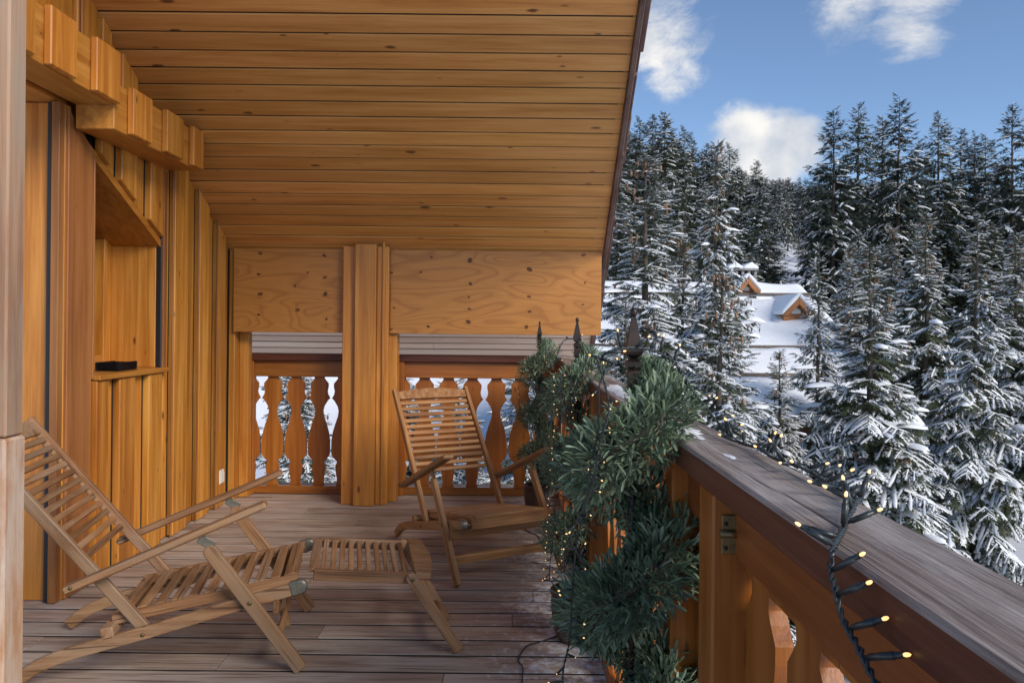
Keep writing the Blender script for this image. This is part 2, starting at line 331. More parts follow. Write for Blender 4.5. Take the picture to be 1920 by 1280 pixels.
M['metal'] = plain('zinc bracket', (.30, .275, .21), .42, .85, .2, 60)
M['brass'] = plain('dull brass', (.20, .15, .07), .45, .8, .35, 60)
M['iron'] = plain('brown iron', (.035, .022, .018), .42, .5, .35, 40)
M['white'] = plain('ivory plastic', (.72, .70, .62), .35)
M['cable'] = plain('dark green cable', (.028, .033, .034), .35)
M['bulb'] = plain('warm led', (.9, .7, .4), .2, emit=(1, .56, .18), es=.6)
M['bulb'].cycles.emission_sampling = 'NONE'
M['snow'] = plain('snow', (.83, .83, .84), .7, 0, .05, 8, .25, spec=.2)
M['ground_snow'] = plain('ground snow', (.82, .82, .84), .75, 0, .06, .5, .5, spec=.2)
M['needle'] = leafmat('spruce needles', (.036, .049, .024), (.098, .108, .050), .6)
M['needle2'] = leafmat('dark spruce needles', (.024, .032, .024), (.055, .064, .043), .65)
M['bark'] = plain('bark', (.085, .062, .048), .9, 0, .4, 18, .6)
M['cone'] = plain('spruce cone', (.24, .135, .078), .7, 0, .35, 14)
M['leaf'] = leafmat('topiary leaf', (.070, .112, .062), (.30, .375, .235), .45, scale=16)
M['pot'] = plain('brown pot', (.075, .045, .034), .4, 0, .3, 20)
M['glassy'] = plain('dark soil', (.03, .02, .015), .9, 0, .3, 60)
M['glass'] = plain('window glass', (.03, .035, .04), .05)
M['stone'] = plain('grey stone', (.25, .235, .215), .85, 0, .3, 6, .4)
M['orange'] = wood('chalet timber', (.22, .085, .026), (.33, .13, .042), (.42, .19, .07), 'X', knots=.2, vary=.12)
M['brownw'] = wood('dark chalet boards', (.075, .035, .016), (.12, .058, .028), (.17, .088, .045), 'X', knots=.2, vary=.12)
M['log'] = plain('snow guard log', (.13, .10, .08), .8, 0, .3, 12)

# ------------------------------------------------------------------ the balcony
XW = -2.014                                   # left wall plane
def zc(y): return 1.81 + .553 * (5.255 - y)   # underside of the roof boarding
def verge(y): return .578 + (y - 3.49) * .0348
SL = math.hypot(1, .553)

# deck
deck = props(box('deck', -2.75, .40, -1.2, 5.9, -.16, -.003, M['gap_shade'], bevel=0), kind='structure')  # black top kept just under the plank faces, painting shade into the gaps
PITCH = .1415; y = 2.841 - PITCH * 28
k = 0
while y < 5.85:
    x0 = -2.74; xs = [x0]
    if k % 2: xs.append(rnd.choice([-.95, -.62, -1.3]) + rnd.uniform(-.15, .1))
    else: xs.append(rnd.choice([-1.75, -.33, .05]) + rnd.uniform(-.1, .1))
    xs.append(.395)
    if -1.15 < y:
        for a, b_ in zip(xs, xs[1:]):
            dz = rnd.uniform(-.0008, .0008)
            box('plank', a + .0012, b_ - .0012, y + .008, y + PITCH - .008, -.03, dz, M['deck'], deck, bevel=.0015)
    y += PITCH; k += 1

# roof: slab, ceiling boards, fascia, shingles
Y0, Y1 = 2.3, 6.86
slab = prism('roof', [(Y0, zc(Y0) + .006), (Y1, zc(Y1) + .006), (Y1, zc(Y1) + .16), (Y0, zc(Y0) + .16)], 'X', -3.2, .565, M['gap_shade'], bevel=0)  # black underside close above the board faces paints the joints' shadow lines
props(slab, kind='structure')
DY = .0987
yy = 5.155 + DY * 17
while yy > Y0 + DY:
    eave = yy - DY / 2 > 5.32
    gp_ = .009 if eave else .0055; a, b_ = yy - DY + gp_, yy - gp_
    xl = -3.1 if not eave else -2.6
    segs = [(xl, None)]
    if eave and rnd.random() < .8:
        c = rnd.uniform(-1.2, .3); segs = [(xl, c - .001), (c + .001, None)]
    for (xa, xb) in segs:
        ra, rb = (verge(a), verge(b_)) if xb is None else (xb, xb)
        j = rnd.uniform(-.0012, .0012)
        v = []
        for dz in (0, .02):
            v += [(xa, a, zc(a) + dz + j), (ra, a, zc(a) + dz + j), (rb, b_, zc(b_) + dz + j), (xa, b_, zc(b_) + dz + j)]
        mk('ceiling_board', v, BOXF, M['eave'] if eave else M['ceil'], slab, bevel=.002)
    yy -= DY
box_lin = lambda ya, yb, xo, w_, z0, z1: [(verge(ya) + xo, ya, zc(ya) + z0), (verge(ya) + xo + w_, ya, zc(ya) + z0), (verge(yb) + xo + w_, yb, zc(yb) + z0), (verge(yb) + xo, yb, zc(yb) + z0),
                                          (verge(ya) + xo, ya, zc(ya) + z1), (verge(ya) + xo + w_, ya, zc(ya) + z1), (verge(yb) + xo + w_, yb, zc(yb) + z1), (verge(yb) + xo, yb, zc(yb) + z1)]
mk('fascia_board', box_lin(Y0, Y1 + .03, .002, .028, -.035, .17), BOXF, M['fascia'], slab, bevel=.004)
yy = Y1 + .1
while yy > Y0 + .2:                            # shingle ends overhanging the verge, each lapped over the one below
    ln = rnd.uniform(.22, .34); ya, yb = yy - ln - .1, yy
    xo = .032; wd = rnd.uniform(.008, .03)
    v = box_lin(ya, yb, xo, wd, rnd.uniform(-.015, .03), .19)
    mk('roof_shingle', v, BOXF, M['fascia'], slab, bevel=.004)
    yy -= ln
box('eave_board', -2.6, verge(6.9), 6.862, 6.89, zc(6.89) - .05, zc(6.89) + .2, M['fascia'], slab)

# left wall
wall = props(box('left_wall', XW - .10, XW - .055, 3.62, 3.64, .0, .4, M['redz'], bevel=0), kind='structure')
YA = 3.575; NY0, NY1, SILL = 3.60, 4.262, 1.00
def soff(y): return 2.035 - .51 * (y - 3.58)            # slanted head of the niche
edges = [3.575, 3.785, 4.09, 4.39, 4.74, 5.03, 5.30]
fine = [YA]
for i in range(len(edges) - 1): fine += [edges[i] + .52 * (edges[i + 1] - edges[i]), edges[i + 1]]
def wpiece(name, ya, yb, za, zb, x0, x1, mat=None):
    poly = [(ya, za(ya)), (yb, za(yb)), (yb, zb(yb)), (ya, zb(ya))]
    return prism(name, poly, 'X', x0, x1, mat or M['wallz'], wall, bevel=.005)
cst = lambda z: (lambda y: z)
top = lambda y: zc(y) - .001
for i in range(len(fine) - 1):
    proud = i % 2 == 0
    a, b_ = fine[i] + .001, fine[i + 1] - (.001 if proud else .02)
    x1 = XW + (.030 if proud else 0.0); x0 = XW - .022; nm = 'batten' if proud else 'wall_board'
    if b_ <= NY1 + .01:
        wpiece(nm, a, b_, cst(.003), cst(SILL - .028), x0, x1)
        wpiece(nm, max(a, NY0), b_, lambda y: soff(y) + .045, top, x0, x1)
    elif a < NY1:
        wpiece(nm, a, NY1 - .002, cst(.003), cst(SILL - .028), x0, x1)
        wpiece(nm, a, NY1 - .002, lambda y: soff(y) + .045, top, x0, x1)
        wpiece(nm, NY1 + .055, b_, cst(.003), top, x0, x1)
    else:
        wpiece(nm, a, b_, cst(.003), top, x0, x1)
wpiece('corner_board', 5.305, 5.62, cst(.003), top, XW, XW + .045)
prism('wall_backing', [(NY1 + .056, .002), (5.75, .002), (5.75, zc(5.75) + .01), (NY1 + .056, zc(NY1 + .056) + .01)], 'X', XW - .05, XW - .005, M['gap_shade'], wall, bevel=0)  # shallow black backing: shade beside the battens is put in as colour
box('wall_backing', XW - .05, XW - .005, 3.565, NY1 + .05, .002, SILL - .03, M['gap_shade'], wall, bevel=0)
prism('wall_backing', [(NY0, soff(NY0) + .05), (NY1 + .05, soff(NY1 + .05) + .05), (NY1 + .05, zc(NY1 + .05)), (NY0, zc(NY0))], 'X', XW - .05, XW - .005, M['gap_shade'], wall, bevel=0)
# upper wall above the beams, nearer part
for i, (a, b_) in enumerate([(2.32, 2.55), (2.55, 2.75), (2.75, 2.98), (2.98, 3.2), (3.2, 3.4), (3.4, 3.574)]):
    wpiece('batten' if i % 2 else 'wall_board', a + .001, b_ - .001, cst(2.28), top, XW - .022, XW + (.022 if i % 2 else 0))
# slim pale cover strips beside the proud boards
for e in (3.06, 3.405, 4.345, 4.70, 5.00):
    wpiece('cover_strip', e, e + .014, cst(2.46 if e < 3.45 else .006), top, XW + .0305, XW + .040, M['redz'])
# niche: jamb, back, slanted head, sill, window
XB = -2.335
box('niche_jamb', XB, XW - .023, NY1, NY1 + .052, SILL, soff(NY1) + .10, M['wallz'], wall)
prism('niche_soffit', [(NY0 - .1, soff(NY0 - .1)), (NY1 + .002, soff(NY1 + .002)), (NY1 + .002, soff(NY1) + .043), (NY0 - .1, soff(NY0 - .1) + .043)], 'X', XB, XW + .004, M['wally'], wall)
box('niche_jamb', XB, XW - .023, NY0 - .08, NY0 - .03, SILL, 2.1, M['wallz'], wall)
box('window_sill', XB, XW + .045, NY0 - .028, NY1 + .03, SILL - .026, SILL, M['wally'], wall)
win = box('window', XB - .03, XB - .012, NY0 - .08, NY1 + .05, SILL - .02, 2.1, M['glass'], wall, bevel=0)
box('frame', XB - .011, XB + .045, NY1 - .075, NY1 - .002, SILL + .001, soff(NY1 - .07) - .002, M['wallz'], win)
box('frame', XB - .011, XB + .045, NY0 - .028, NY0 + .05, SILL + .001, 1.97, M['wallz'], win)
box('frame', XB - .011, XB + .045, NY0 + .052, NY1 - .077, SILL + .001, SILL + .07, M['wally'], win)
box('mullion', XB - .011, XB + .03, 4.03, 4.10, SILL + .072, soff(4.1) - .002, M['wallz'], win)
prism('frame', [(NY0 + .052, soff(NY0 + .052) - .075), (4.028, soff(4.028) - .075), (4.028, soff(4.028) - .003), (NY0 + .052, soff(NY0 + .052) - .003)], 'X', XB - .011, XB + .04, M['wally'], win)
# seal and frame at the far side of the niche
box('seal_strip', XW - .02, XW + .010, NY1 - .0, NY1 + .012, SILL - .0, 2.125, M['black'], wall, bevel=.004)
box('frame_strip', XW - .02, XW + .018, NY1 + .013, NY1 + .054, SILL - .02, 2.125, M['redz'], wall)
# return wall left of the red post
for i in range(5):
    a = -2.075 - .14 * i
    box('return_board', a - .138, a, 3.36 - (.0 if i % 2 else .008), 3.39, .003, 2.236, M['wallz'], wall)
box('seal_strip', -2.074, -2.052, 3.318, 3.345, .004, 2.232, M['black'], wall, bevel=.004)
box('frame_strip', -2.051, XW - .001, 3.31, 3.352, .004, 2.232, M['redz'], wall)
box('return_board', -2.051, XW - .002, 3.353, 3.40, .004, 2.232, M['wallz'], wall)
box('soffit_board', -2.75, XW - .023, 2.2, 3.40, 2.24, 2.28, M['wally'], wall)
box('wall_board', XW - .10, XW - .051, 3.405, 3.66, 1.9, 2.5, M['wallz'], wall)
# red brown post with a slanted head
tp = empty('wall_post', (XW + .02, 3.47, 0), 'broad red-brown timber post with slanted top on the left wall beside the window niche', 'post')
prism('post_board', [(3.362, .003), (3.560, .003), (3.560, 2.07), (3.362, 2.215)], 'X', XW - .02, XW + .012, M['redz'], tp, bevel=.004)
box('cover_strip', XW + .0, XW + .017, 3.561, 3.574, SILL - .02, 2.04, M['redz'], tp)
# carved beams
def beam(y0, y1, xf, z0, z1, blocks, label, near_end=True):
    e = empty('timber_beam', ((XW + xf) / 2, (y0 + y1) / 2, z0), label, 'beam', 'beams carrying square blocks on the left wall')
    box('beam', XW + .023, xf, y0, y1, z0, z1, M['wally'], e, bevel=.004)
    for a, b_ in blocks: box('block', xf + .0015, xf + .032, a, b_, z0 + .004, z1 + .008, M['wallz'], e, bevel=.004)
beam(2.2, 3.385, -1.815, 2.238, 2.465, [(2.35, 2.5), (2.62, 2.78), (2.872, 3.045), (3.19, 3.384)], 'upper golden timber beam with square blocks, cut off by the foreground post')
beam(3.388, 4.30, -1.815, 2.13, 2.345, [(3.50, 3.685), (3.845, 4.035), (4.165, 4.299)], 'lower golden timber beam with square blocks above the window niche')

# foreground post
fp = empty('foreground_post', (-1.07, 1.53, 0), 'weathered grey-brown timber post with a peeled lower section at the left edge', 'post')
box('post', -1.13, -1.012, 1.495, 1.55, 1.018, 3.2, M['postw'], fp, bevel=.004)
box('lower_post', -1.13, -1.008, 1.487, 1.553, .003, 1.016, M['peel'], fp, bevel=.005)
for z in (.93, .55, .75): lathe('screw', [(.004, 0), (.004, .002)], M['metal'], fp, (-1.03, 1.484, z), 8)

# plywood panels
def ply_panel(xa, xb, label, knots):
    yb = 5.27; z0 = 1.197
    zt = zc(yb + .02) - .004
    o = box('plywood_panel', xa, xb, yb, yb + .022, z0, zt, M['ply'], None, bevel=.002)
    props(o, label, 'panel', 'plywood panels closing the gable')
    for (u, v_, r) in knots:
        p = atY(u, v_, yb - .0005)
        n = 10; vs = []; 
        ph = rnd.uniform(0, 6)
        for d in (0, .0045):
            for i in range(n):
                a = 2 * math.pi * i / n; rr = r * (1 + .2 * math.sin(2 * a + ph))
                vs.append((p.x + rr * 1.25 * math.cos(a), yb - .0012 + d, p.z + rr * math.sin(a)))
        mk('knot', vs, [tuple(range(n)), tuple(range(2 * n - 1, n - 1, -1))] + [(i, (i + 1) % n, n + (i + 1) % n, n + i) for i in range(n)], M['plug'], o)
kn1 = [(488, 475, .012), (608, 479, .011), (485, 514, .010), (577, 511, .008), (609, 520, .012), (553, 536, .009), (488, 551, .014), (610, 551, .014), (558, 581, .013), (485, 590, .009), (612, 598, .009)]
kn2 = [(734, 511, .010), (789, 510, .008), (809, 482, .009), (881, 488, .016), (882, 532, .012), (879, 557, .008), (880, 579, .010), (878, 603, .014), (803, 612, .010), (993, 505, .016), (992, 556, .011), (993, 584, .010), (987, 613, .013), (1094, 478, .012), (1097, 530, .008), (739, 577, .008), (733, 617, .01), (1093, 571, .008)]
ply_panel(-1.968, -1.183, 'smaller left plywood panel with dark knots under the sloping ceiling', kn1)
ply_panel(-.862, verge(5.27) - .012, 'wide right plywood panel with dark knots under the sloping ceiling', kn2)

# pillar
pil = empty('boxed_pillar', (-1.02, 5.22, 0), 'tall boxed pine pillar standing between the two plywood panels', 'pillar')
def pboard(nm, xa, xb, ya, yb): box(nm, xa, xb, ya, yb, .003, zc(yb) - .003, M['wallz'], pil, bevel=.004)
pboard('centre_board', -1.090, -.945, 5.165, 5.24)
pboard('side_board', -1.182, -1.091, 5.205, 5.262); pboard('side_board', -.944, -.863, 5.205, 5.262)
box('jamb_board', -.90, -.815, 5.30, 5.42, .003, 1.55, M['wallz'], pil); box('jamb_board', -1.20, -1.13, 5.30, 5.42, .003, 1.55, M['wallz'], pil)
box('corner_strip', -.9045, -.888, 5.190, 5.2045, .003, zc(5.21) - .003, M['wallz'], pil)

# balustrades
PROF = [(0, 29), (12, 31), (22, 24), (35, 13), (50, 13), (70, 17), (85, 14), (100, 5), (112, 16), (135, 30), (155, 35), (180, 32), (215, 20), (250, 10), (290, 4), (330, 3.5), (350, 5), (365, 14), (380, 30), (392, 26), (400, 22), (420, 24), (450, 29), (470, 31), (486, 26), (492, 14)]
ZT, PXM = .8755, .001676
def baluster_outline(pitch):
    right = [(pitch / 2 - .0015, .935), (pitch / 2 - .0015, ZT + .001)]
    for t, hw in PROF: right.append((pitch / 2 - hw * PXM, ZT - t * PXM))
    right += [(pitch / 2 - .0015, ZT - 493 * PXM), (pitch / 2 - .0015, .012)]
    return right + [(-x, z) for x, z in right[::-1]]
BALM = {}
def baluster(parent, x, y, pitch, along):
    key = (round(pitch, 4), along)
    if key not in BALM:
        o = prism('baluster', baluster_outline(pitch), 'Y' if along == 'X' else 'X', -.013, .013, M['balz'], parent, bevel=0)
        if along == 'Y': pass
        BALM[key] = o.data; bpy.data.objects.remove(o)
    c = Vector((x, y, (.935 + .012) / 2))
    return link('baluster', BALM[key], M['balz'], parent, c)
def back_balustrade(xa, xb, o0, pitch, n, label, posts):
    e = empty('balustrade', ((xa + xb) / 2, 5.56, 0), label, 'balustrade', 'carved balustrades closing the balcony')
    box('cap_rail', xa, xb, 5.48, 5.62, .985, 1.037, M['capx'], e, bevel=.006)
    box('top_rail', xa + .02, xb - .01, 5.52, 5.548, .868, .984, M['balx'], e)
    box('bottom_rail', xa + .02, xb - .01, 5.52, 5.548, .004, .062, M['balx'], e)
    for i in range(n): baluster(e, o0 + pitch * (i - .5), 5.565, pitch, 'X')
    for a, b_ in posts: box('post', a, b_, 5.485, 5.55, .003, .984, M['balz'], e)
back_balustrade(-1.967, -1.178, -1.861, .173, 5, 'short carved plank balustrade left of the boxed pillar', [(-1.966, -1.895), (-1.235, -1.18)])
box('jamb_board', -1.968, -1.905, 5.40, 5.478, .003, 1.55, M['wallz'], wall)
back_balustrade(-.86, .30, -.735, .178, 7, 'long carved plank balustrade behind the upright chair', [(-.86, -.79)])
e = empty('balustrade', (.37, 2.5, 0), 'long side balustrade with weathered dark cap running towards the camera', 'balustrade', 'carved balustrades closing the balcony')
xi, xo = .305, .416
cap = box('cap_rail', xi, xo + .004, -1.0, 5.66, .997, 1.045, M['capy'], e, bevel=.005)
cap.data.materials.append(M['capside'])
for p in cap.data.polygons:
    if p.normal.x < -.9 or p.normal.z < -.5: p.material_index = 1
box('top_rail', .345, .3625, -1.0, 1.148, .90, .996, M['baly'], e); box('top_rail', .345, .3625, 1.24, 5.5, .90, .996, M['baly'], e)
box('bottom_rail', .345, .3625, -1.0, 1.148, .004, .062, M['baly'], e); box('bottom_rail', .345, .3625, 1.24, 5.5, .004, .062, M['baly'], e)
yb = 1.085 - .175 * 11
while yb < 5.5:
    if not (1.14 < yb < 1.25): baluster(e, .377, yb, .175, 'Y')
    yb += .175
for a, b_ in ((1.15, 1.233), (2.9, 2.98), (4.4, 4.48), (5.46, 5.54)):
    box('post', .312, .394, a, b_, .003, .9965, M['balz'], e, bevel=.004)
box('post', .314, .37, 1.45, 1.51, .003, .9965, M['balz'], e, bevel=.004)
br = box('hinge_plate', .325, .352, 1.1455, 1.1495, .905, .965, M['brass'], e, bevel=.001)
tube('hinge_pin', [(.322, 1.142, .937), (.356, 1.142, .937)], .006, M['brass'], e)
for zz in (.915, .952): tube('screw', [(.331, 1.1455, zz), (.331, 1.1425, zz)], .003, M['iron'], e)

# snow left on the cap
def snow_patch(cx, cy, cz, rx, ry, h, label, seed):
    r = random.Random(seed); n, m_ = 22, 4; v = [(cx, cy, cz + h)]; f = []
    rad = [1 + r.uniform(-.35, .35) for _ in range(n)]
    for j in range(1, m_ + 1):
        t = j / m_
        for i in range(n):
            a = 2 * math.pi * i / n; q = t * rad[i]
            v.append((cx + rx * q * math.cos(a), cy + ry * q * math.sin(a), cz + h * (1 - t ** 2.5) * r.uniform(.8, 1.1) + (.0006 if j == m_ else 0)))
    for i in range(n): f.append((0, 1 + i, 1 + (i + 1) % n))
    for j in range(m_ - 1):
        for i in range(n): f.append((1 + j * n + i, 1 + (j + 1) * n + i, 1 + (j + 1) * n + (i + 1) % n, 1 + j * n + (i + 1) % n))
    return props(mk('snow_patch', v, f, M['snow'], None, smooth=True), label, 'snow', 'snow left on the rail cap')
snow_patch(.345, 1.47, 1.0455, .030, .075, .006, 'thin white snow patch on the rail cap beside the near topiary', 1)
snow_patch(.355, 2.35, 1.0455, .04, .30, .012, 'snow patch on the rail cap seen between the near and middle topiary', 2)
snow_patch(.352, 1.20, 1.0453, .008, .022, .002, 'tiny snow crumb on the dark rail cap under the light string', 4)

# switch box, ashtray
sw = empty('wall_socket', (XW + .03, 5.13, .16), 'small ivory socket box low on the pine wall near the corner', 'socket')
box('socket_box', XW + .0305, XW + .064, 5.085, 5.165, .155, .255, M['white'], sw, bevel=.006)
box('socket_flap', XW + .0645, XW + .070, 5.095, 5.155, .165, .235, M['white'], sw, bevel=.002)
sw.location.x = XW + .0
at = empty('ashtray', (-2.09, 3.95, SILL), 'shallow glossy black tray on the window sill in the niche', 'tray')
a0, a1, b0, b1 = -2.155, -2.03, 3.86, 4.05
box('tray_base', a0, a1, b0, b1, SILL + .001, SILL + .008, M['gloss'], at, bevel=.002)
for q in ((a0, a0 + .008, b0, b1), (a1 - .008, a1, b0, b1)): box('tray_side', q[0], q[1], q[2], q[3], SILL + .0085, SILL + .047, M['gloss'], at, bevel=.003)
for q in ((b0, b0 + .008), (b1 - .008, b1)): box('tray_side', a0 + .009, a1 - .009, q[0], q[1], SILL + .0085, SILL + .043, M['gloss'], at, bevel=.003)
box('divider', (a0 + a1) / 2 - .003, (a0 + a1) / 2 + .003, b0 + .009, b1 - .009, SILL + .0085, SILL + .036, M['gloss'], at, bevel=.001)

# ------------------------------------------------------------------ folding deck chairs (s forward, w across, z up)
def sweep_poly(ctr, hh):
    c = np.array(ctr, float); T = np.gradient(c, axis=0); T /= np.linalg.norm(T, axis=1)[:, None]; Nn = np.stack([-T[:, 1], T[:, 0]], 1)
    return [tuple(p) for p in c + Nn * hh] + [tuple(p) for p in (c - Nn * hh)[::-1]]
RAILC = [(0, .022), (.035, .052), (.08, .082), (.14, .106), (.22, .128), (.32, .150), (.42, .172), (.58, .212), (.73, .250), (.94, .297)]
def chair(label, mat, slatmat, footrest):
    c = empty('folding_chair', (0, 0, 0), label, 'chair', 'folding teak chairs')
    W = .55
    for k_, wv in enumerate((.0, W - .024)):
        pl = sweep_poly(RAILC, .022)
        pl = [(max(p[0], 0.0) if p[1] < .03 else p[0], max(p[1], .002)) for p in pl]
        r = prism('side_rail', pl, 'Y', wv, wv + .024, mat, c, bevel=.003)
        oy = -.0025 if k_ == 0 else .0265
        for sx, sz in ((.415, .168),):
            t_ = lathe('bolt', [(.007, 0), (.007, .003), (.004, .005)], M['brass'], None, (0, 0, 0), 10)
            t_.parent = r; t_.location = Vector((sx, wv + oy, sz)) - WPOS[r.name]; t_.rotation_euler = (math.pi / 2 * (1 if k_ == 0 else -1), 0, 0)
        wl = wv - .030 if k_ == 0 else wv + .030
        fl = bar('front_leg', (.950, wl + .012, .012), (.625, wl + .012, .47), .024, .048, mat, c, up=(1, 0, .7), roundend=True)
        fl_b = lathe('bolt', [(.008, 0), (.008, .003), (.004, .005)], M['brass'], c, (.772, wl + (-.001 if k_ == 0 else .025), .262), 10)
        fl_b.rotation_euler = (math.pi / 2 * (1 if k_ == 0 else -1), 0, 0)
        br_ = bar('hinge_plate', (.650, wl + .012, .468), (.600, wl + .012, .500), .006, .034, M['metal'], c, up=(1, 0, .7), bevel=.002)
        # armrest
        bar('armrest', (.175, wl + .012, .345), (.825, wl + .012, .612), .056, .026, mat, c, bevel=.007)
        # back stile
        wb = wv + .027 if k_ == 0 else wv - .027
        bar('back_stile', (.42, wb + .012, .168), (-.145, wb + .012, .862), .024, .040, mat, c, up=(1, 0, .8), bevel=.004)
        bb = lathe('bolt', [(.007, 0), (.007, .003), (.004, .005)], M['brass'], c, (.2, wl - .018 + (0 if k_ == 0 else .06), .357), 10)
        bb.rotation_euler = (math.pi / 2 * (1 if k_ == 0 else -1), 0, 0)
        # seat side
        ws = wv + .055 if k_ == 0 else wv - .052
        bar('seat_side', (.30, ws + .01, .205), (.93, ws + .01, .312), .020, .036, mat, c, bevel=.003)
        bar('bracket', (.905, wv + .012, .292), (.968, wv + .012, .306), .031, .052, M['metal'], c, bevel=.006, roundend=True)
    # back slats
    b0, b1 = Vector((.205, 0, .425)), Vector((-.13, 0, .845)); dv = (b0 - b1).normalized()
    nrm = (dv.z, 0, -dv.x)
    n = 12
    for i in range(n):
        p = b0.lerp(b1, i / (n + .9))
        bar('back_slat', (p.x, .053, p.z), (p.x, W - .053, p.z), .024, .013, slatmat, c, up=(.78, 0, .62), bevel=.003)
    # curved head board
    sg = 8; vs = []; fs = []
    for j in range(sg + 1):
        wv = .042 + (W - .084) * j / sg; bul = .024 * math.sin(math.pi * j / sg)
        base = Vector((-.098, wv, .805)); tp_ = base - dv * (.050 + bul)
        for q in (base, tp_):
            for o_ in (-.009, .009): vs.append(q + Vector((.78, 0, .62)) * o_)
    for j in range(sg):
        a = j * 4; b = a + 4
        fs += [(a, b, b + 1, a + 1), (a + 2, a + 3, b + 3, b + 2), (a, a + 2, b + 2, b), (a + 1, b + 1, b + 3, a + 3)]
    fs += [(0, 1, 3, 2), (sg * 4, sg * 4 + 2, sg * 4 + 3, sg * 4 + 1)]
    mk('head_board', [(v.x, v.y, v.z) for v in vs], fs, mat, c, bevel=.002)
    # seat slats
    n = 11
    for i in range(n):
        t = i / (n - 1); s_ = .335 + (.905 - .335) * t; z_ = .205 + (s_ - .30) * .17 + .024
        bar('seat_slat', (s_, .0765, z_ - .010), (s_, W - .0735, z_ - .010), .034 if i < n - 1 else .050, .014, slatmat, c, up=(-.17, 0, 1), bevel=.003)
    # cross pieces
    bar('stretcher', (.30, -.0, .178), (.30, W, .178), .042, .042, mat, c, up=(-.2, 0, 1), bevel=.005)
    bar('stretcher', (.86, -.018, .238), (.86, W + .018, .238), .022, .045, mat, c, up=(0, 0, 1), bevel=.003)
    bar('stretcher', (.868, -.006, .112), (.868, W + .006, .112), .022, .045, mat, c, up=(.3, 0, 1), bevel=.003)
    if footrest:
        for wv in (.05, W - .072): bar('footrest_side', (.985, wv + .011, .325), (1.375, wv + .011, .287), .022, .040, mat, c, bevel=.003)
        for i in range(11):
            t = i / 11; s_ = .985 + .375 * t; z_ = .347 - .037 * t
            bar('footrest_slat', (s_, .0735, z_ - .011), (s_, W - .0735, z_ - .011), .036 if i == 0 else .021, .013, slatmat, c, up=(.1, 0, 1), bevel=.003)
        vs = []; fs = []; sg = 8
        for j in range(sg + 1):
            wv = .035 + (W - .07) * j / sg; bul = .026 * math.sin(math.pi * j / sg)
            for s_ in (1.362, 1.418 + bul):
                for dz in (-.018, .006): vs.append((s_, wv, .309 - (s_ - 1.362) * .12 + dz))
        for j in range(sg):
            a = j * 4; b = a + 4
            fs += [(a, b, b + 1, a + 1), (a + 2, a + 3, b + 3, b + 2), (a, a + 2, b + 2, b), (a + 1, b + 1, b + 3, a + 3)]
        fs += [(0, 1, 3, 2), (sg * 4, sg * 4 + 2, sg * 4 + 3, sg * 4 + 1)]
        mk('footrest_end', vs, fs, mat, c, bevel=.002)
        bar('footrest_leg', (1.53, .035, .012), (1.335, .035, .315), .022, .042, mat, c, up=(1, 0, .6), roundend=True)
        lg = lathe('bolt', [(.008, 0), (.008, .003), (.004, .005)], M['brass'], c, (1.35, .023, .293), 10); lg.rotation_euler = (math.pi / 2, 0, 0)
        bar('footrest_leg', (1.52, .33, .012), (1.335, W - .06, .315), .022, .042, mat, c, up=(1, 0, .6), roundend=True)
        bar('footrest_brace', (1.475, .048, .075), (1.475, .37, .075), .018, .03, mat, c)
    else:
        bar('front_bar', (.953, .045, .302), (.953, W - .045, .302), .022, .052, mat, c, up=(0, 0, 1), bevel=.003)
    bar('prop_leg', (.845, W * .5, .215), (.875, W * .5, .06), .022, .03, mat, c, up=(1, 0, .1)) if footrest else None
    return c
c1 = chair('reclined weathered wooden deck chair with its slatted footrest folded out at left', M['teakw'], M['teakw'], True)
c1.location = (-1.68, 2.51, 0); c1.rotation_euler.z = math.radians(12)
c2 = chair('upright golden wooden folding chair without footrest beside the topiaries', M['teak'], M['teak'], False)
c2.location = (-.68, 4.406, 0); c2.rotation_euler.z = math.radians(-61.7)

# ------------------------------------------------------------------ spiral topiaries
rng = np.random.default_rng(11)
def leaf_template():
    xs = np.array([0, .3, .7, .93, 1.0]); wd = np.array([.25, .8, 1.0, .7, .1]); V = []
    for x, w_ in zip(xs, wd): V += [(x, -w_, .06 * w_ - .10 * x * x), (x, 0, -.10 * x * x), (x, w_, .06 * w_ - .10 * x * x)]
    Fq = []
    for i in range(4):
        a = i * 3; Fq += [(a, a + 1, a + 4, a + 3), (a + 1, a + 2, a + 5, a + 4)]
    return np.array(V, float), np.array(Fq)
LT, LF = leaf_template()
def frames(o, d, upj):
    d = d / np.linalg.norm(d, axis=1)[:, None]
    s = np.cross(upj, d); s /= np.linalg.norm(s, axis=1)[:, None] + 1e-9; u = np.cross(d, s)
    return d, s, u
def leaves(o, d, upj, ln, wd, T=LT, Tf=LF):
    d, s, u = frames(o, d, upj)
    V = o[:, None] + ln[:, None, None] * (T[None, :, 0, None] * d[:, None] + T[None, :, 2, None] * u[:, None]) + wd[:, None, None] * T[None, :, 1, None] * s[:, None]
    n = len(T); Fq = (Tf[None] + np.arange(len(o))[:, None, None] * n).reshape(-1, Tf.shape[1])
    return V.reshape(-1, 3), Fq
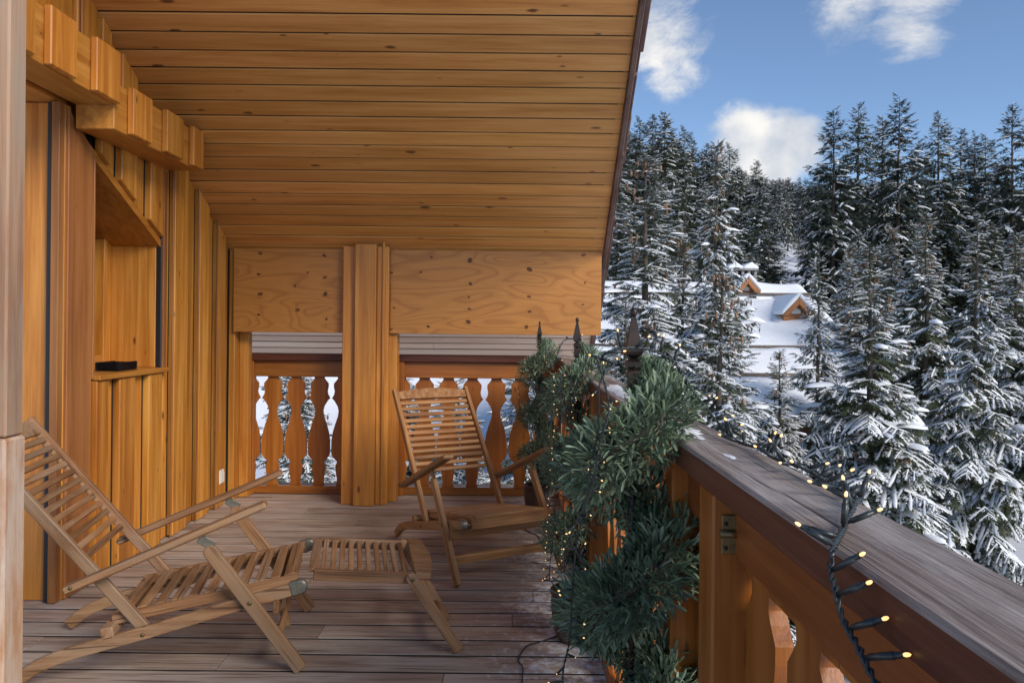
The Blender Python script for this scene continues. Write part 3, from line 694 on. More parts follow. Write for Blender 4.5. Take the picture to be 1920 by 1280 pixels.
def spiral_points(n, ztop, zbot, zr, pitch, seed, r0=.070, rt=.085):
    g = np.random.default_rng(seed)
    t = g.random(n) ** .9                                            # 0 top .. 1 bottom
    z = ztop + (zbot - ztop) * t; th = -(z - zr) / pitch * 2 * np.pi
    taper = np.clip(.35 + 1.0 * t / .14, 0, 1)
    R = r0 * taper; c = np.stack([R * np.cos(th), -R * np.sin(th), z], 1)
    a = g.random(n) * 2 * np.pi; rr = rt * taper * np.sqrt(g.random(n)) * .85
    er = np.stack([np.cos(th), -np.sin(th), 0 * th], 1); ez = np.array([0, 0, 1.])
    off = np.cos(a)[:, None] * er + np.sin(a)[:, None] * ez
    tang = np.stack([np.sin(th), np.cos(th), 0 * th], 1)
    o = c + off * rr[:, None]
    d = off * .9 + tang * g.uniform(-.8, .4, n)[:, None] + er * .25 + ez * .45 + g.normal(0, .45, (n, 3))
    return o, d, taper, g
POTP = [(.062, .002), (.078, .03), (.09, .09), (.095, .15), (.092, .185), (.098, .188), (.098, .2), (.085, .2), (.082, .17), (.001, .168)]
def topiary(label, loc, zr, nleaf, seed, potmat, single=False):
    e = empty('spiral_topiary', loc, label, 'topiary', 'spiral topiaries along the side balustrade')
    lathe('pot', POTP, potmat, e, loc, 28)
    pole = tube('pole', [Vector(loc) + Vector((0, 0, z)) for z in (.165, .4, .8, 1.14)], .0085, M['iron'], e)
    def fin(prof, n, nm): lathe(nm, prof, M['iron'], pole, (loc[0], loc[1], 0), n)
    fin([(.012, 1.13), (.016, 1.135), (.016, 1.165), (.013, 1.168), (.019, 1.175), (.019, 1.185), (.012, 1.19)], 4, 'collar')
    fin([(.006, 1.1905), (.021, 1.199), (.023, 1.205), (.015, 1.235), (.007, 1.265), (.005, 1.274)], 4, 'finial')
    fin([(.004, 1.272), (.007, 1.278), (.007, 1.285), (.003, 1.29)], 10, 'finial_tip')
    o, d, tp_, g = spiral_points(nleaf, 1.165, .20, zr, .28, seed)
    ln = g.uniform(.022, .037, nleaf) * (.6 + .4 * tp_); wd = g.uniform(.0022, .0034, nleaf)
    upj = np.tile([0, 0, 1.], (nleaf, 1)) + g.normal(0, .35, (nleaf, 3))
    if single:
        # the leaves that show largest (towards the camera, on the outside) are pieces of their own
        tip = o + d / np.linalg.norm(d, axis=1)[:, None] * ln[:, None]
        score = -tip[:, 1] * 1.0 - np.abs(tip[:, 2] - .9) * .08 + g.random(nleaf) * .05
        score[(tip[:, 2] < .52)] -= 9
        pick = np.argsort(-score)[:280]; rest = np.setdiff1d(np.arange(nleaf), pick)
        dd, ss, uu = frames(o, d, upj)
        lm = None
        for i in pick:
            if lm is None:
                V = LT * np.array([.045, .0033, .045]); lm = npmesh('leaf', V, LF, True)
            ob = link('leaf', lm, M['leaf'], e, Vector(loc) + Vector(o[i]))
            ob.rotation_euler = Matrix((Vector(dd[i]), Vector(ss[i]), Vector(uu[i]))).transposed().to_euler()
            ob.scale = (ln[i] / .045, wd[i] / .0033, ln[i] / .045)
    else: rest = np.arange(nleaf)
    V, Fq = leaves(o[rest], d[rest], upj[rest], ln[rest], wd[rest])
    fo = link('foliage', npmesh('foliage', V, Fq, True), M['leaf'], e, Vector(loc)); fo['kind'] = 'stuff'
    # woody stem inside the spiral
    zz = np.linspace(1.15, .17, 90); th = -(zz - zr) / .28 * 2 * np.pi; R = .072 * np.clip(.35 + (1.165 - zz) / .965 / .14, 0, 1)
    tube('stem', np.stack([R * np.cos(th), -R * np.sin(th), zz], 1) + np.array(loc), .006, M['bark'], e)
    return e
topiary('largest spiral topiary with blue-green strap leaves beside the near rail post', (.238, 1.46, 0), .839, 15000, 3, M['pot'], True)
topiary('middle spiral topiary in a brown pot hung with string lights', (.262, 3.0, 0), .83, 9000, 4, M['pot'])
topiary('small far spiral topiary in the corner by the back balustrade', (.185, 5.0, 0), .80, 9000, 5, M['pot'])

# ------------------------------------------------------------------ strings of lights and cables
def catmull(P, n=10):
    P = [np.array(tuple(p), float) for p in P]; P = [2 * P[0] - P[1]] + P + [2 * P[-1] - P[-2]]; out = []
    for i in range(1, len(P) - 2):
        for t in np.linspace(0, 1, n, endpoint=False):
            a, b, c, d = P[i - 1:i + 3]
            out.append(.5 * (2 * b + (c - a) * t + (2 * a - 5 * b + 4 * c - d) * t * t + (3 * b - a - 3 * c + d) * t ** 3))
    out.append(P[-2]); return np.array(out)
STEM, BULB = None, None
def light_string(label, pts, step, seed, stem=.026, avoid=None, bias=None, group='strings of warm fairy lights'):
    global STEM, BULB
    g = random.Random(seed); path = catmull(pts); c0 = path[0]
    e = empty('string_light', tuple(c0), label, 'string lights', group)
    seg = np.linalg.norm(np.diff(path, axis=0), axis=1); acc = np.concatenate([[0], np.cumsum(seg)])
    # two twisted wires
    m = max(12, int(acc[-1] / .006)); q = np.linspace(0, acc[-1], m); pp = np.stack([np.interp(q, acc, path[:, i]) for i in range(3)], 1)
    T = np.gradient(pp, axis=0); T /= np.linalg.norm(T, axis=1)[:, None] + 1e-9
    U = np.cross(T, [.3, .2, .93]); U /= np.linalg.norm(U, axis=1)[:, None] + 1e-9; Wv = np.cross(T, U); ph = q / .02 * 2 * np.pi
    for s_ in (0, math.pi):
        tube('wire', pp + (.0022 if seed == 5 else .0014) * (np.cos(ph + s_)[:, None] * U + np.sin(ph + s_)[:, None] * Wv), .0017 if seed == 5 else .0013, M['cable'], e, n=6)
    if STEM is None:
        V, Fq = tube_arrays(np.array([(0, 0, 0), (.004, 0, 0), (.0041, 0, 0), (.02, 0, 0), (.0201, 0, 0), (.026, 0, 0)]), np.array([.0014, .0016, .0024, .0026, .0021, .0021]), 7); STEM = npmesh('stem', V, Fq, True); STEM.materials.append(M['cable'])
        V, Fq = tube_arrays(np.array([(.026, 0, 0), (.0275, 0, 0), (.0295, 0, 0), (.0305, 0, 0)]), np.array([.0011, .0014, .0011, .0002]), 7); BULB = npmesh('bulb', V, Fq, True); BULB.materials.append(M['bulb'])
    d_ = step / 2
    while d_ < acc[-1]:
        i = min(m - 1, int(d_ / acc[-1] * (m - 1)))
        v = Vector((g.gauss(0, 1), g.gauss(0, 1), g.gauss(0, 1)))
        if bias: v = v * .55 + Vector(bias)
        t = Vector(T[i]); v = v - t * v.dot(t) * .6; v.normalize()
        if avoid:
            v = avoid(Vector(pp[i]), v)
        st = link('lamp_stem', STEM, None, e, Vector(pp[i])); st.rotation_euler = v.to_track_quat('X', 'Z').to_euler()
        st.scale = (stem / .026,) * 3
        b = bpy.data.objects.new('bulb', BULB); COL.objects.link(b); b.parent = st
        d_ += step * g.uniform(.7, 1.3)
    return e
def capsafe(p, v):
    if v.z < .1 and p.z > 1.03: v = Vector((v.x, v.y, abs(v.z) * .6 + .12)).normalized()
    return v
def rimsafe(p, v):
    if v.z < -.75: return Vector((-.25, .55, -.6)).normalized()
    return Vector((.34 + .1 * v.x, -.55 + .2 * v.y, .42 + .25 * v.z)).normalized()      # over the rail's inner face, clear of the wood
def mixsafe(p, v): return capsafe(p, v) if p.z > 1.045 else rimsafe(p, v)
tt = (.238, 1.46)
nearstr = [atY(1175, 690, 1.43), atY(1128, 650 + 20, 1.40), atY(1160, 655, 1.39), atY(1215, 655, 1.42), atY(1265, 680, 1.43), atY(1300, 735, 1.40), onX(1345, 790, .398), Vector((.402, 1.33, 1.052)),
           Vector((.408, 1.22, 1.056)), Vector((.400, 1.13, 1.056)), Vector((.408, 1.04, 1.058)), Vector((.404, .95, 1.056)), Vector((.400, .86, 1.056)), Vector((.385, .83, 1.06)), Vector((.35, .775, 1.053)), Vector((.318, .72, 1.052)),
           onX(1562, 1030, 0.292), onX(1558, 1070, 0.286), onX(1568, 1110, 0.280), onX(1580, 1160, 0.280), onX(1605, 1205, 0.280), onX(1632, 1260, 0.280), onX(1665, 1330, 0.280), onX(1690, 1400, 0.280), onX(1720, 1500, 0.280)]
light_string('string of warm lights along the near rail cap and down its inner face', nearstr, .031, 5, stem=.033, avoid=mixsafe)
def wrap(px, Y, jit, seed):
    g = random.Random(seed); return [atY(x + g.uniform(-jit, jit), y, Y + g.uniform(-.01, .01)) for x, y in px]
light_string('string of warm lights hanging down the left side of the nearest topiary', wrap([(1150, 680), (1128, 720), (1120, 800), (1105, 880), (1096, 950), (1082, 1010), (1076, 1075), (1070, 1120), (1064, 1200), (1056, 1260), (1060, 1330), (1050, 1400)], 1.36, 4, 2), .032, 8, stem=.024)
light_string('string of warm lights draped over the front of the nearest topiary', wrap([(1120, 670), (1145, 760), (1130, 830), (1110, 900), (1090, 960), (1075, 1010), (1095, 1060)], 1.33, 5, 9), .055, 18, stem=.024)
light_string('string of warm lights around the top of the middle topiary', wrap([(1040, 680), (1055, 640), (1085, 638), (1105, 660), (1080, 720), (1060, 780), (1085, 830), (1062, 890)], 2.88, 3, 12), .055, 28)
light_string('ladder-like string of lights hanging left of the middle topiary', wrap([(1052, 700), (1050, 800), (1044, 890), (1042, 950), (1036, 1010), (1030, 1070), (1036, 1090), (1060, 1060), (1075, 1000)], 2.87, 2, 13), .03, 38, bias=(-.9, 0, 0))
light_string('string of lights hanging over the left side of the middle topiary, inner strand', wrap([(1075, 690), (1062, 800), (1058, 900), (1056, 1000), (1060, 1075)], 2.86, 3, 14), .05, 48)
light_string('string of tiny warm lights on the right side of the far topiary', wrap([(1020, 650), (1034, 700), (1032, 780), (1036, 850), (1030, 920)], 4.84, 3, 15), .085, 58)
light_string('string of tiny warm lights on the left side of the far topiary', wrap([(1012, 660), (985, 690), (974, 720), (976, 790)], 4.84, 2, 16), .085, 68)
def floor_pt(x, y, z=.004):
    X, Z = ray(x, y); Y = F * (z - H) / Z; return Vector((X * Y / F, Y, z))
cb = tube('power_cable', catmull([floor_pt(*p) for p in ((1075, 1175), (1040, 1193), (1010, 1203), (986, 1212), (972, 1236), (980, 1250), (979, 1280), (984, 1330))]), .0025, M['black'], None, 6)
props(cb, 'thin black power cable lying on the deck in front of the near topiary', 'cable')
cb = tube('power_cable', catmull([floor_pt(*p) for p in ((982, 990), (992, 997), (1005, 1002), (1016, 1012), (1034, 1022), (1050, 1040))]), .003, M['black'], None, 6)
props(cb, 'short black cable on the deck under the upright chair', 'cable')

# ------------------------------------------------------------------ outside: ground, spruces, chalet
def gz(x, y):
    s = np.clip(.345 - .0027 * x, .12, .36)
    yy = np.clip(y, 0, 175) - 30
    base = -5.0 + np.where(yy > 0, s * yy * np.clip(yy / 20, 0, 1) ** .5, 0)
    return base + .35 * np.sin(x * .21 + y * .13) + .25 * np.sin(x * .37 - y * .29)
def gzs(x, y): return float(gz(np.array(float(x)), np.array(float(y))))
def ground():
    xs = np.concatenate([np.linspace(-600, -60, 12), np.linspace(-55, 160, 110), np.linspace(180, 700, 12)])
    ys = np.concatenate([[-300, -100, -30], np.linspace(-10, 190, 110), [230, 300, 500, 900]])
    X, Y = np.meshgrid(xs, ys); Z = gz(X, Y) - np.where(Y > 175, (Y - 175) * .2, 0)
    V = np.stack([X, Y, Z], -1).reshape(-1, 3); n = len(xs); i = np.arange(len(ys) - 1)[:, None] * n; j = np.arange(n - 1)[None]
    Fq = np.stack([i + j, i + j + 1, i + n + j + 1, i + n + j], -1).reshape(-1, 4)
    props(link('snow_ground', npmesh('snow_ground', V, Fq, True), M['ground_snow'], None, (0, 0, 0)), kind='structure')
ground()

def spray_template(g, nt_):
    fw = 11.0 / nt_
    """a flat spray of twigs along +X (unit length); the snow lies on it as a raised copy of some twigs and a ridge"""
    V, Fq, SV, SF = [], [], [], []
    def quad(A, Fl, p, q, w0, w1, up):
        p, q = np.array(p), np.array(q); d = q - p; s = np.cross([0, 0, 1.], d); s /= np.linalg.norm(s) + 1e-9
        n = len(A); A += [p - s * w0 + up, p + s * w0 + up, q + s * w1 + up, q - s * w1 + up]; Fl.append((n, n + 1, n + 2, n + 3))
    quad(V, Fq, (0, 0, 0), (1, 0, -.05), .045, .025, 0)
    for i in range(nt_):
        x = .06 + .9 * (i + g.random() * .6) / nt_; ln = (.40 * (1 - x) + .13) * g.uniform(.7, 1.2)
        for sd in (-1, 1):
            an = math.radians(g.uniform(38, 62)); zz = g.uniform(-.35, .06) * ln
            p = (x, 0, -.05 * x); q = (x + ln * math.cos(an), sd * ln * math.sin(an), zz - .05 * x)
            quad(V, Fq, p, q, .026 * fw, .006 * fw, 0)
            if g.random() < .5: quad(V, Fq, p, (x + ln * .5 * math.cos(an), sd * ln * .3, -.30 * ln - .06), .024 * fw, .014 * fw, 0)
            if g.random() < .62:                   # a clump of snow on part of the twig
                P_, Q_ = np.array(p), np.array(q); f0 = g.uniform(-.1, .5); f1 = f0 + g.uniform(.35, .6)
                A_, B_ = P_ + (Q_ - P_) * f0, P_ + (Q_ - P_) * f1; C_ = (A_ + B_) / 2; sv = np.cross([0, 0, 1.], Q_ - P_); sv /= np.linalg.norm(sv) + 1e-9
                hw = g.uniform(.030, .075) * fw; nn = len(SV); up_ = np.array([0, 0, .03])
                SV += [A_ + up_ * .6, C_ + sv * hw + up_, B_ + up_ * .5, C_ - sv * hw * g.uniform(.5, 1) + up_]; SF.append((nn, nn + 3, nn + 2, nn + 1))
    xs = np.linspace(.02, 1.0, 6)
    n = len(SV); w_ = g.uniform(.025, .085, 6); w_[-1] *= .5
    for k in range(6): SV += [np.array([xs[k], -w_[k], .02 - .05 * xs[k]]), np.array([xs[k], g.uniform(-.02, .02), .045 + w_[k] * .55 - .05 * xs[k]]), np.array([xs[k], w_[k], .02 - .05 * xs[k]])]
    for k in range(5):
        a = n + k * 3; SF += [(a, a + 3, a + 4, a + 1), (a + 1, a + 4, a + 5, a + 2)]
    V, SV = np.array(V, float), np.array(SV, float)
    for A in (V, SV): A[:, 2] -= .22 * A[:, 0] ** 2 + .35 * A[:, 1] ** 2       # sprays hang at tip and edge
    return V, np.array(Fq), SV, np.array(SF)
def place(T, Tf, o, d, s, u, L):
    V = o[:, None] + L[:, None, None] * (T[None, :, 0, None] * d[:, None] + T[None, :, 1, None] * s[:, None] + T[None, :, 2, None] * u[:, None])
    return V.reshape(-1, 3), (Tf[None] + np.arange(len(o))[:, None, None] * len(T)).reshape(-1, Tf.shape[1])
def merge(parts):
    V, Fq, n = [], [], 0
    for v, f in parts:
        if len(v) == 0: continue
        V.append(v); Fq.append(f + n); n += len(v)
    return np.concatenate(V), np.concatenate(Fq)
def spruce_meshes(name, seed, h, r0, dz, nb, sp, ntw, snow=.8, cones=0, bare=.06, gap=0.0, spl=1.0, lumps=0, lin=True):
    g = np.random.default_rng(seed)
    tpl = [spray_template(g, ntw) for _ in range(4)]
    O, D, Lg, TW, axis_parts, cone_o, lump = [], [], [], [], [], [], []
    z = bare * h
    while z < h * .985:
        t = z / h
        for k in range(max(3, int(round(nb * (1 - .45 * t))))):
            if g.random() < gap: continue
            az = g.random() * 2 * np.pi; zz = z + g.uniform(-.4, .4) * dz
            Lb = (r0 * (1.03 * (1 - t) if lin else (1 - math.exp(-2.6 * (1 - t))) / .926) * g.uniform(.68, 1.12) + .05) * (1.0 if t > .12 else .85)
            e0 = math.radians(-6 - 14 * (1 - t) + 46 * t ** 2.2 + g.normal(0, 6)); dr = (.30 - .18 * t) * g.uniform(.6, 1.3); upt = .20
            s = np.linspace(0, 1, 7); hx = Lb * s; hz = Lb * (math.tan(e0) * s - dr * s ** 2 + upt * s ** 3)
            ax = np.stack([hx * np.cos(az), hx * np.sin(az), zz + hz], 1)
            axis_parts.append((ax, np.linspace(.016 * Lb + .006, .003, 7)))
            bsnow = g.uniform(.25, 1.35)
            n = max(3, int(Lb / sp)); er = np.array([np.cos(az), np.sin(az), 0]); es = np.array([-np.sin(az), np.cos(az), 0])
            for i in range(n):
                q = .14 + .86 * (i + g.random() * .8) / n; q = min(q, 1)
                p = np.array([np.interp(q, s, ax[:, c]) for c in range(3)])
                sl = math.tan(e0) - 2 * dr * q + 3 * upt * q * q
                sd = 1 if (i % 2) else -1; an = math.radians(g.uniform(38, 66))
                ln = (.42 * Lb * (1 - q) + .13 + .06 * Lb) * g.uniform(.75, 1.2) * spl; ln = min(ln, .75)
                d = er * math.cos(an) + es * sd * math.sin(an) + np.array([0, 0, sl * .6 - g.uniform(.05, .42)])
                O.append(p); D.append(d); Lg.append(ln); TW.append(bsnow)
            O.append(ax[-2]); D.append(er + np.array([0, 0, math.tan(e0) - dr * 1.6 + upt * 2])); Lg.append((.16 + .1 * Lb) * spl); TW.append(bsnow)
            if lumps and g.random() < lumps and Lb > .5:
                q = g.uniform(.55, .95); lump.append((np.array([np.interp(q, s, ax[:, c]) for c in range(3)]) + [0, 0, .02], az, g.uniform(.10, .24) * min(1, Lb)))
            if cones and t > .30 and g.random() < cones * (1.0 if t > .5 else .7):
                for _ in range(g.integers(2, 6)):
                    q = g.uniform(.45, 1); cone_o.append(np.array([np.interp(q, s, ax[:, c]) for c in range(3)]) + g.normal(0, .06, 3) * [1, 1, .3] - [0, 0, .03])
        z += dz * g.uniform(.75, 1.25) * (1.0 - .62 * t)
    O, D, Lg = np.array(O), np.array(D), np.array(Lg)
    D /= np.linalg.norm(D, axis=1)[:, None]
    up = np.tile([0, 0, 1.], (len(O), 1)) + g.normal(0, .18, (len(O), 3))
    Sd = np.cross(up, D); Sd /= np.linalg.norm(Sd, axis=1)[:, None]; Up = np.cross(D, Sd)
    which = g.integers(0, 4, len(O)); has = g.random(len(O)) < snow * np.array(TW)
    gp, spp = [], []
    for k in range(4):
        a = which == k; gp.append(place(tpl[k][0], tpl[k][1], O[a], D[a], Sd[a], Up[a], Lg[a]))
        a = a & has; spp.append(place(tpl[k][2], tpl[k][3], O[a], D[a], Sd[a], Up[a], Lg[a]))
    for ax, r in axis_parts: gp.append(tube_arrays(ax, r, 4))
    out = {}
    for o_, az, r in lump:                        # pillows of snow on the boughs
        n1, n2 = 9, 3; V = []; 
        for j in range(n2 + 1):
            for i in range(n1):
                a = 2 * np.pi * i / n1; q = math.sin(j / n2 * math.pi / 2) * g.uniform(.85, 1.15)
                x, y_ = 1.5 * r * q * math.cos(a), .75 * r * q * math.sin(a)
                V.append([o_[0] + x * math.cos(az) - y_ * math.sin(az), o_[1] + x * math.sin(az) + y_ * math.cos(az), o_[2] + r * .42 * math.cos(j / n2 * math.pi / 2) - .10 * x])
        i = np.arange(n2)[:, None] * n1; j = np.arange(n1)[None]; k = (j + 1) % n1
        spp.append((np.array(V), np.stack([i + j, i + k, i + n1 + k, i + n1 + j], -1).reshape(-1, 4)))
    V, Fq = merge(gp); out['crown'] = npmesh(name + ' crown', V, Fq)
    V, Fq = merge(spp); out['snow'] = npmesh(name + ' snow', V, Fq, True)
    hh = np.linspace(0, h, 9); w_ = .011 * h + .02
    V, Fq = tube_arrays(np.stack([.02 * np.sin(hh * 1.3), .02 * np.cos(hh), hh], 1), w_ * (1 - hh / h) ** .9 + .008, 8); out['trunk'] = npmesh(name + ' trunk', V, Fq, True)
    if cone_o:
        T, Tf = tube_arrays(np.array([(0, 0, 0), (0, 0, -.02), (0, 0, -.06), (0, 0, -.10), (0, 0, -.125)]), np.array([.006, .018, .021, .015, .004]), 6)
        CO = np.array(cone_o); n = len(T); V = (CO[:, None] + T[None]).reshape(-1, 3); Fq = (Tf[None] + np.arange(len(CO))[:, None, None] * n).reshape(-1, 4)
        out['cones'] = npmesh(name + ' cones', V, Fq, True)
    return out, h
TM = {'crown': 'needle', 'snow': 'snow', 'trunk': 'bark', 'cones': 'cone'}
def plant_tree(src, x, y, ztop=None, height=None, rot=0, label='', group=None, widen=1.0, dark=False, zb=None, parts=True):
    meshes, h = src
    zb = gzs(x, y) - .1 if zb is None else zb
    hs = (ztop - zb if ztop is not None else height) / h
    e = empty('spruce_tree', (x, y, zb), label, 'tree', group)
    e.rotation_euler.z = rot; e.scale = (hs * widen, hs * widen, hs)
    for k, me in meshes.items():
        o = bpy.data.objects.new({'snow': 'snow', 'crown': 'crown', 'trunk': 'trunk', 'cones': 'cones'}[k], me); COL.objects.link(o); o.parent = e
        if not me.materials: me.materials.append(M['needle2' if dark and k == 'crown' else TM[k]])
        if k == 'cones' or k == 'snow': o['kind'] = 'stuff'
    return e
HA = spruce_meshes('hero a', 21, 9.0, 2.1, .30, 6, .10, 14, snow=.98, cones=.26, gap=.08, lumps=.22)
HB = spruce_meshes('hero b', 22, 9.0, 2.5, .28, 7, .10, 14, snow=.98, cones=.22, gap=.05, lumps=.26)
HC = spruce_meshes('hero c', 23, 10.0, 2.5, .32, 6, .11, 14, snow=.98, cones=.05, gap=.08, lumps=.14, bare=.10)
MA = spruce_meshes('mid a', 31, 14.0, 2.6, .50, 8, .24, 7, snow=.50, gap=.06, spl=1.3, lin=False)
MB_ = spruce_meshes('mid b', 32, 14.0, 2.4, .50, 8, .24, 7, snow=.28, gap=.08, spl=1.3, lin=False)
MC = spruce_meshes('mid c', 33, 14.0, 2.8, .50, 8, .25, 7, snow=.66, gap=.05, spl=1.3, lin=False)
FA = spruce_meshes('far a', 41, 14.0, 2.4, .80, 6, .55, 5, snow=.50, gap=.05, spl=2.0, lin=False)
FB = spruce_meshes('far b', 42, 14.0, 2.2, .80, 6, .55, 5, snow=.38, gap=.06, spl=2.0, lin=False)
for k_, t_ in (('a', MB_), ): t_[0]['crown'].materials.append(M['needle2'])
def px_tree(src, px, py, Y, label, rot, group=None, widen=1.0, dark=False):
    p = atY(px, py, Y); return plant_tree(src, p.x, Y, ztop=p.z, rot=rot, label=label, group=group, widen=widen, dark=dark)
GN = 'snowy spruces near the balcony'
px_tree(HA, 1212, 285, 15.0, 'tall snow-laden spruce with hanging cones right beside the roof verge', .4, GN, 1.3)
px_tree(HB, 1345, 262, 18.0, 'tall cone-bearing spruce with slender bare tip left of the chimney', 1.9, GN, .7)
px_tree(HA, 1352, 500, 11.5, 'smaller snowy spruce in front of the snow-covered chalet roof', 2.7, GN, 1.25)
px_tree(HB, 1282, 440, 20.0, 'snowy spruce filling the gap between the verge spruce and the one before the chalet roof', 3.0, GN, .9)
px_tree(HC, 1172, 560, 12.5, 'low snowy spruce just outside the rail, under the roof verge', 1.1, GN, 1.1)
px_tree(HA, 1462, 655, 20.0, 'small snowy spruce before the eave of the snowy chalet', 4.4, GN, 1.2)
px_tree(HB, 1632, 455, 15.0, 'full bushy snowy spruce with many cones behind the near rail', 4.2, GN, 1.12)
px_tree(HC, 1832, 400, 18.5, 'tall snowy spruce with visible bare trunk at the right edge', .9, GN, 1.0)
px_tree(HC, 1536, 455, 22.0, 'narrow snowy spruce just right of the orange gables', 3.3, GN, .8)
px_tree(HB, 1738, 395, 24.0, 'snowy spruce standing between the bushy one and the bare-trunked one', 5.5, GN, .95)
px_tree(HA, 1672, 420, 25.0, 'snowy spruce half hidden behind the full bushy one', 2.2, GN, .9)
px_tree(HB, 1905, 430, 25.0, 'snowy spruce cut by the right picture edge, behind the bare-trunked one', 3.9, GN, 1.0)
px_tree(HA, 1595, 455, 27.0, 'snowy spruce rising behind the left shoulder of the bushy one', 5.0, GN, .85)
for i, (X, Y, zt, lab) in enumerate([(-3.1, 11.0, .9, 'leftmost snowy spruce seen through the short balustrade'), (-1.9, 12.5, 1.0, 'snowy spruce seen through the middle of the short balustrade'), (-.95, 12.0, .9, 'snowy spruce seen through the long balustrade behind the chair back'),
                                    (.1, 11.0, 1.0, 'snowy spruce seen through the right end of the long balustrade'), (-4.4, 15.0, 1.2, 'farther snowy spruce seen through the left end of the short balustrade'),
                                    (-2.6, 9.2, -.6, 'low snowy spruce top seen through the second gap of the short balustrade'), (-1.35, 9.0, -.7, 'low snowy spruce top seen through the last gap of the short balustrade'), (-.45, 9.4, -.4, 'low snowy spruce top seen low behind the upright chair'), (.75, 13.5, 1.0, 'snowy spruce hidden mostly behind the far topiary'), (-2.4, 16.0, .6, 'farther snowy spruce seen between the two nearest ones of the short balustrade')]):
    plant_tree((HA, HB, HC)[i % 3], X, Y, ztop=zt, rot=i * 1.3, label=lab, group=GN, widen=1.25)
GB = 'tall dark spruces against the sky'
back = [(1564, 203, 44), (1610, 196, 47), (1686, 181, 44), (1655, 216, 50), (1760, 212, 50), (1802, 240, 54), (1828, 250, 52), (1848, 250, 56), (1899, 195, 46), (1722, 262, 60), (1537, 305, 50), (1950, 230, 50)]
names = ['leftmost tall dark spruce beside the white cumulus cloud', 'second tall dark spruce from the cumulus cloud', 'tallest dark spruce against the sky, centre of the right-hand stand', 'dark spruce tucked against the left side of the tallest one', 'slim dark spruce standing alone right of the tallest one', 'left one of a close pair of dark spruces on the skyline', 'middle dark spruce of the close group on the skyline', 'short dark spruce right of the close pair on the skyline', 'tall dark spruce on the skyline at the right picture edge', 'lower dark spruce between the tallest and the lone slim one', 'short dark spruce at the left foot of the tall stand', 'tall dark spruce just beyond the right picture edge']
for i, (px, py, Y) in enumerate(back): px_tree((MB_, MA, MB_)[i % 3] if i not in (3, 9) else MA, px, py, Y, names[i], i * 1.7, GB, .95)
GL = 'spruces of the left-hand hillside'
left = [(1200, 218, 62), (1224, 214, 66), (1246, 210, 60), (1283, 236, 64), (1300, 262, 70), (1262, 250, 72), (1368, 268, 58), (1325, 268, 60), (1316, 285, 66), (1180, 240, 66), (1165, 235, 60), (1350, 305, 80), (1392, 318, 84), (1418, 300, 55), (1442, 425, 40), (1405, 330, 90)]
names = ['tall spruce on the left hillside skyline, nearest the roof verge', 'second spruce from the roof verge on the left hillside skyline', 'highest spruce on the left hillside skyline', 'spruce with ragged tip on the left hillside skyline', 'lower spruce right of the ragged-tipped one', 'spruce in the dip left of the ragged-tipped one', 'dark spruce right of the bare spike on the left hillside', 'dark spruce left of the bare spike on the left hillside', 'small spruce left of the bare spike, half hidden', 'spruce half behind the roof verge', 'spruce mostly behind the roof verge', 'small spruce below the bare spike on the hillside', 'small hillside spruce left of the cumulus foot', 'dark narrow spruce standing free above the chimney', 'dark broad spruce just behind the chimney and gables', 'small hillside spruce under the cumulus cloud']
for i, (px, py, Y) in enumerate(left): px_tree((MA, MB_, MC)[i % 3] if i != 14 else MB_, px, py, Y, names[i], i * 2.1, GL, 1.0 if i != 14 else 1.3)
# the wood between: alike spruces one can still count, then a far wood as one mass
g = random.Random(99); n = 0
PATHX = lambda Y: (1497 - 960) / F * Y
pl = []
tries = 0
while n < 240 and tries < 9000:
    tries += 1
    Y = g.uniform(36, 120); px = g.uniform(1100, 2000); X = (px - 960) / F * Y
    if abs(X - PATHX(Y)) < 1.5 and Y < 80: continue
    if any((X - a) ** 2 + (Y - b) ** 2 < (1.7 + Y * .006) ** 2 for a, b in pl): continue
    SK = np.interp(px, [1100, 1180, 1250, 1330, 1400, 1500, 1540, 1600, 1700, 2000], [250, 240, 240, 290, 335, 340, 330, 300, 285, 285])
    pl.append((X, Y)); hgt = g.uniform(8, 13.0) if px > 1530 or px < 1380 else g.uniform(8, 12)
    if px > 1530: hgt *= .85
    hgt = min(hgt, (613 - SK - g.uniform(5, 70)) / F * Y + H - gzs(X, Y))
    if hgt < 4: pl.pop(); continue
    src = g.choice([MA, MC, FA, FB] if Y < 60 else [FA, FB])
    plant_tree(src, X, Y, height=hgt, rot=g.uniform(0, 6), label='snow-dusted spruce in the dense wood covering the hillside', group='spruces of the dense hillside wood', widen=g.uniform(.8, 1.05)); n += 1
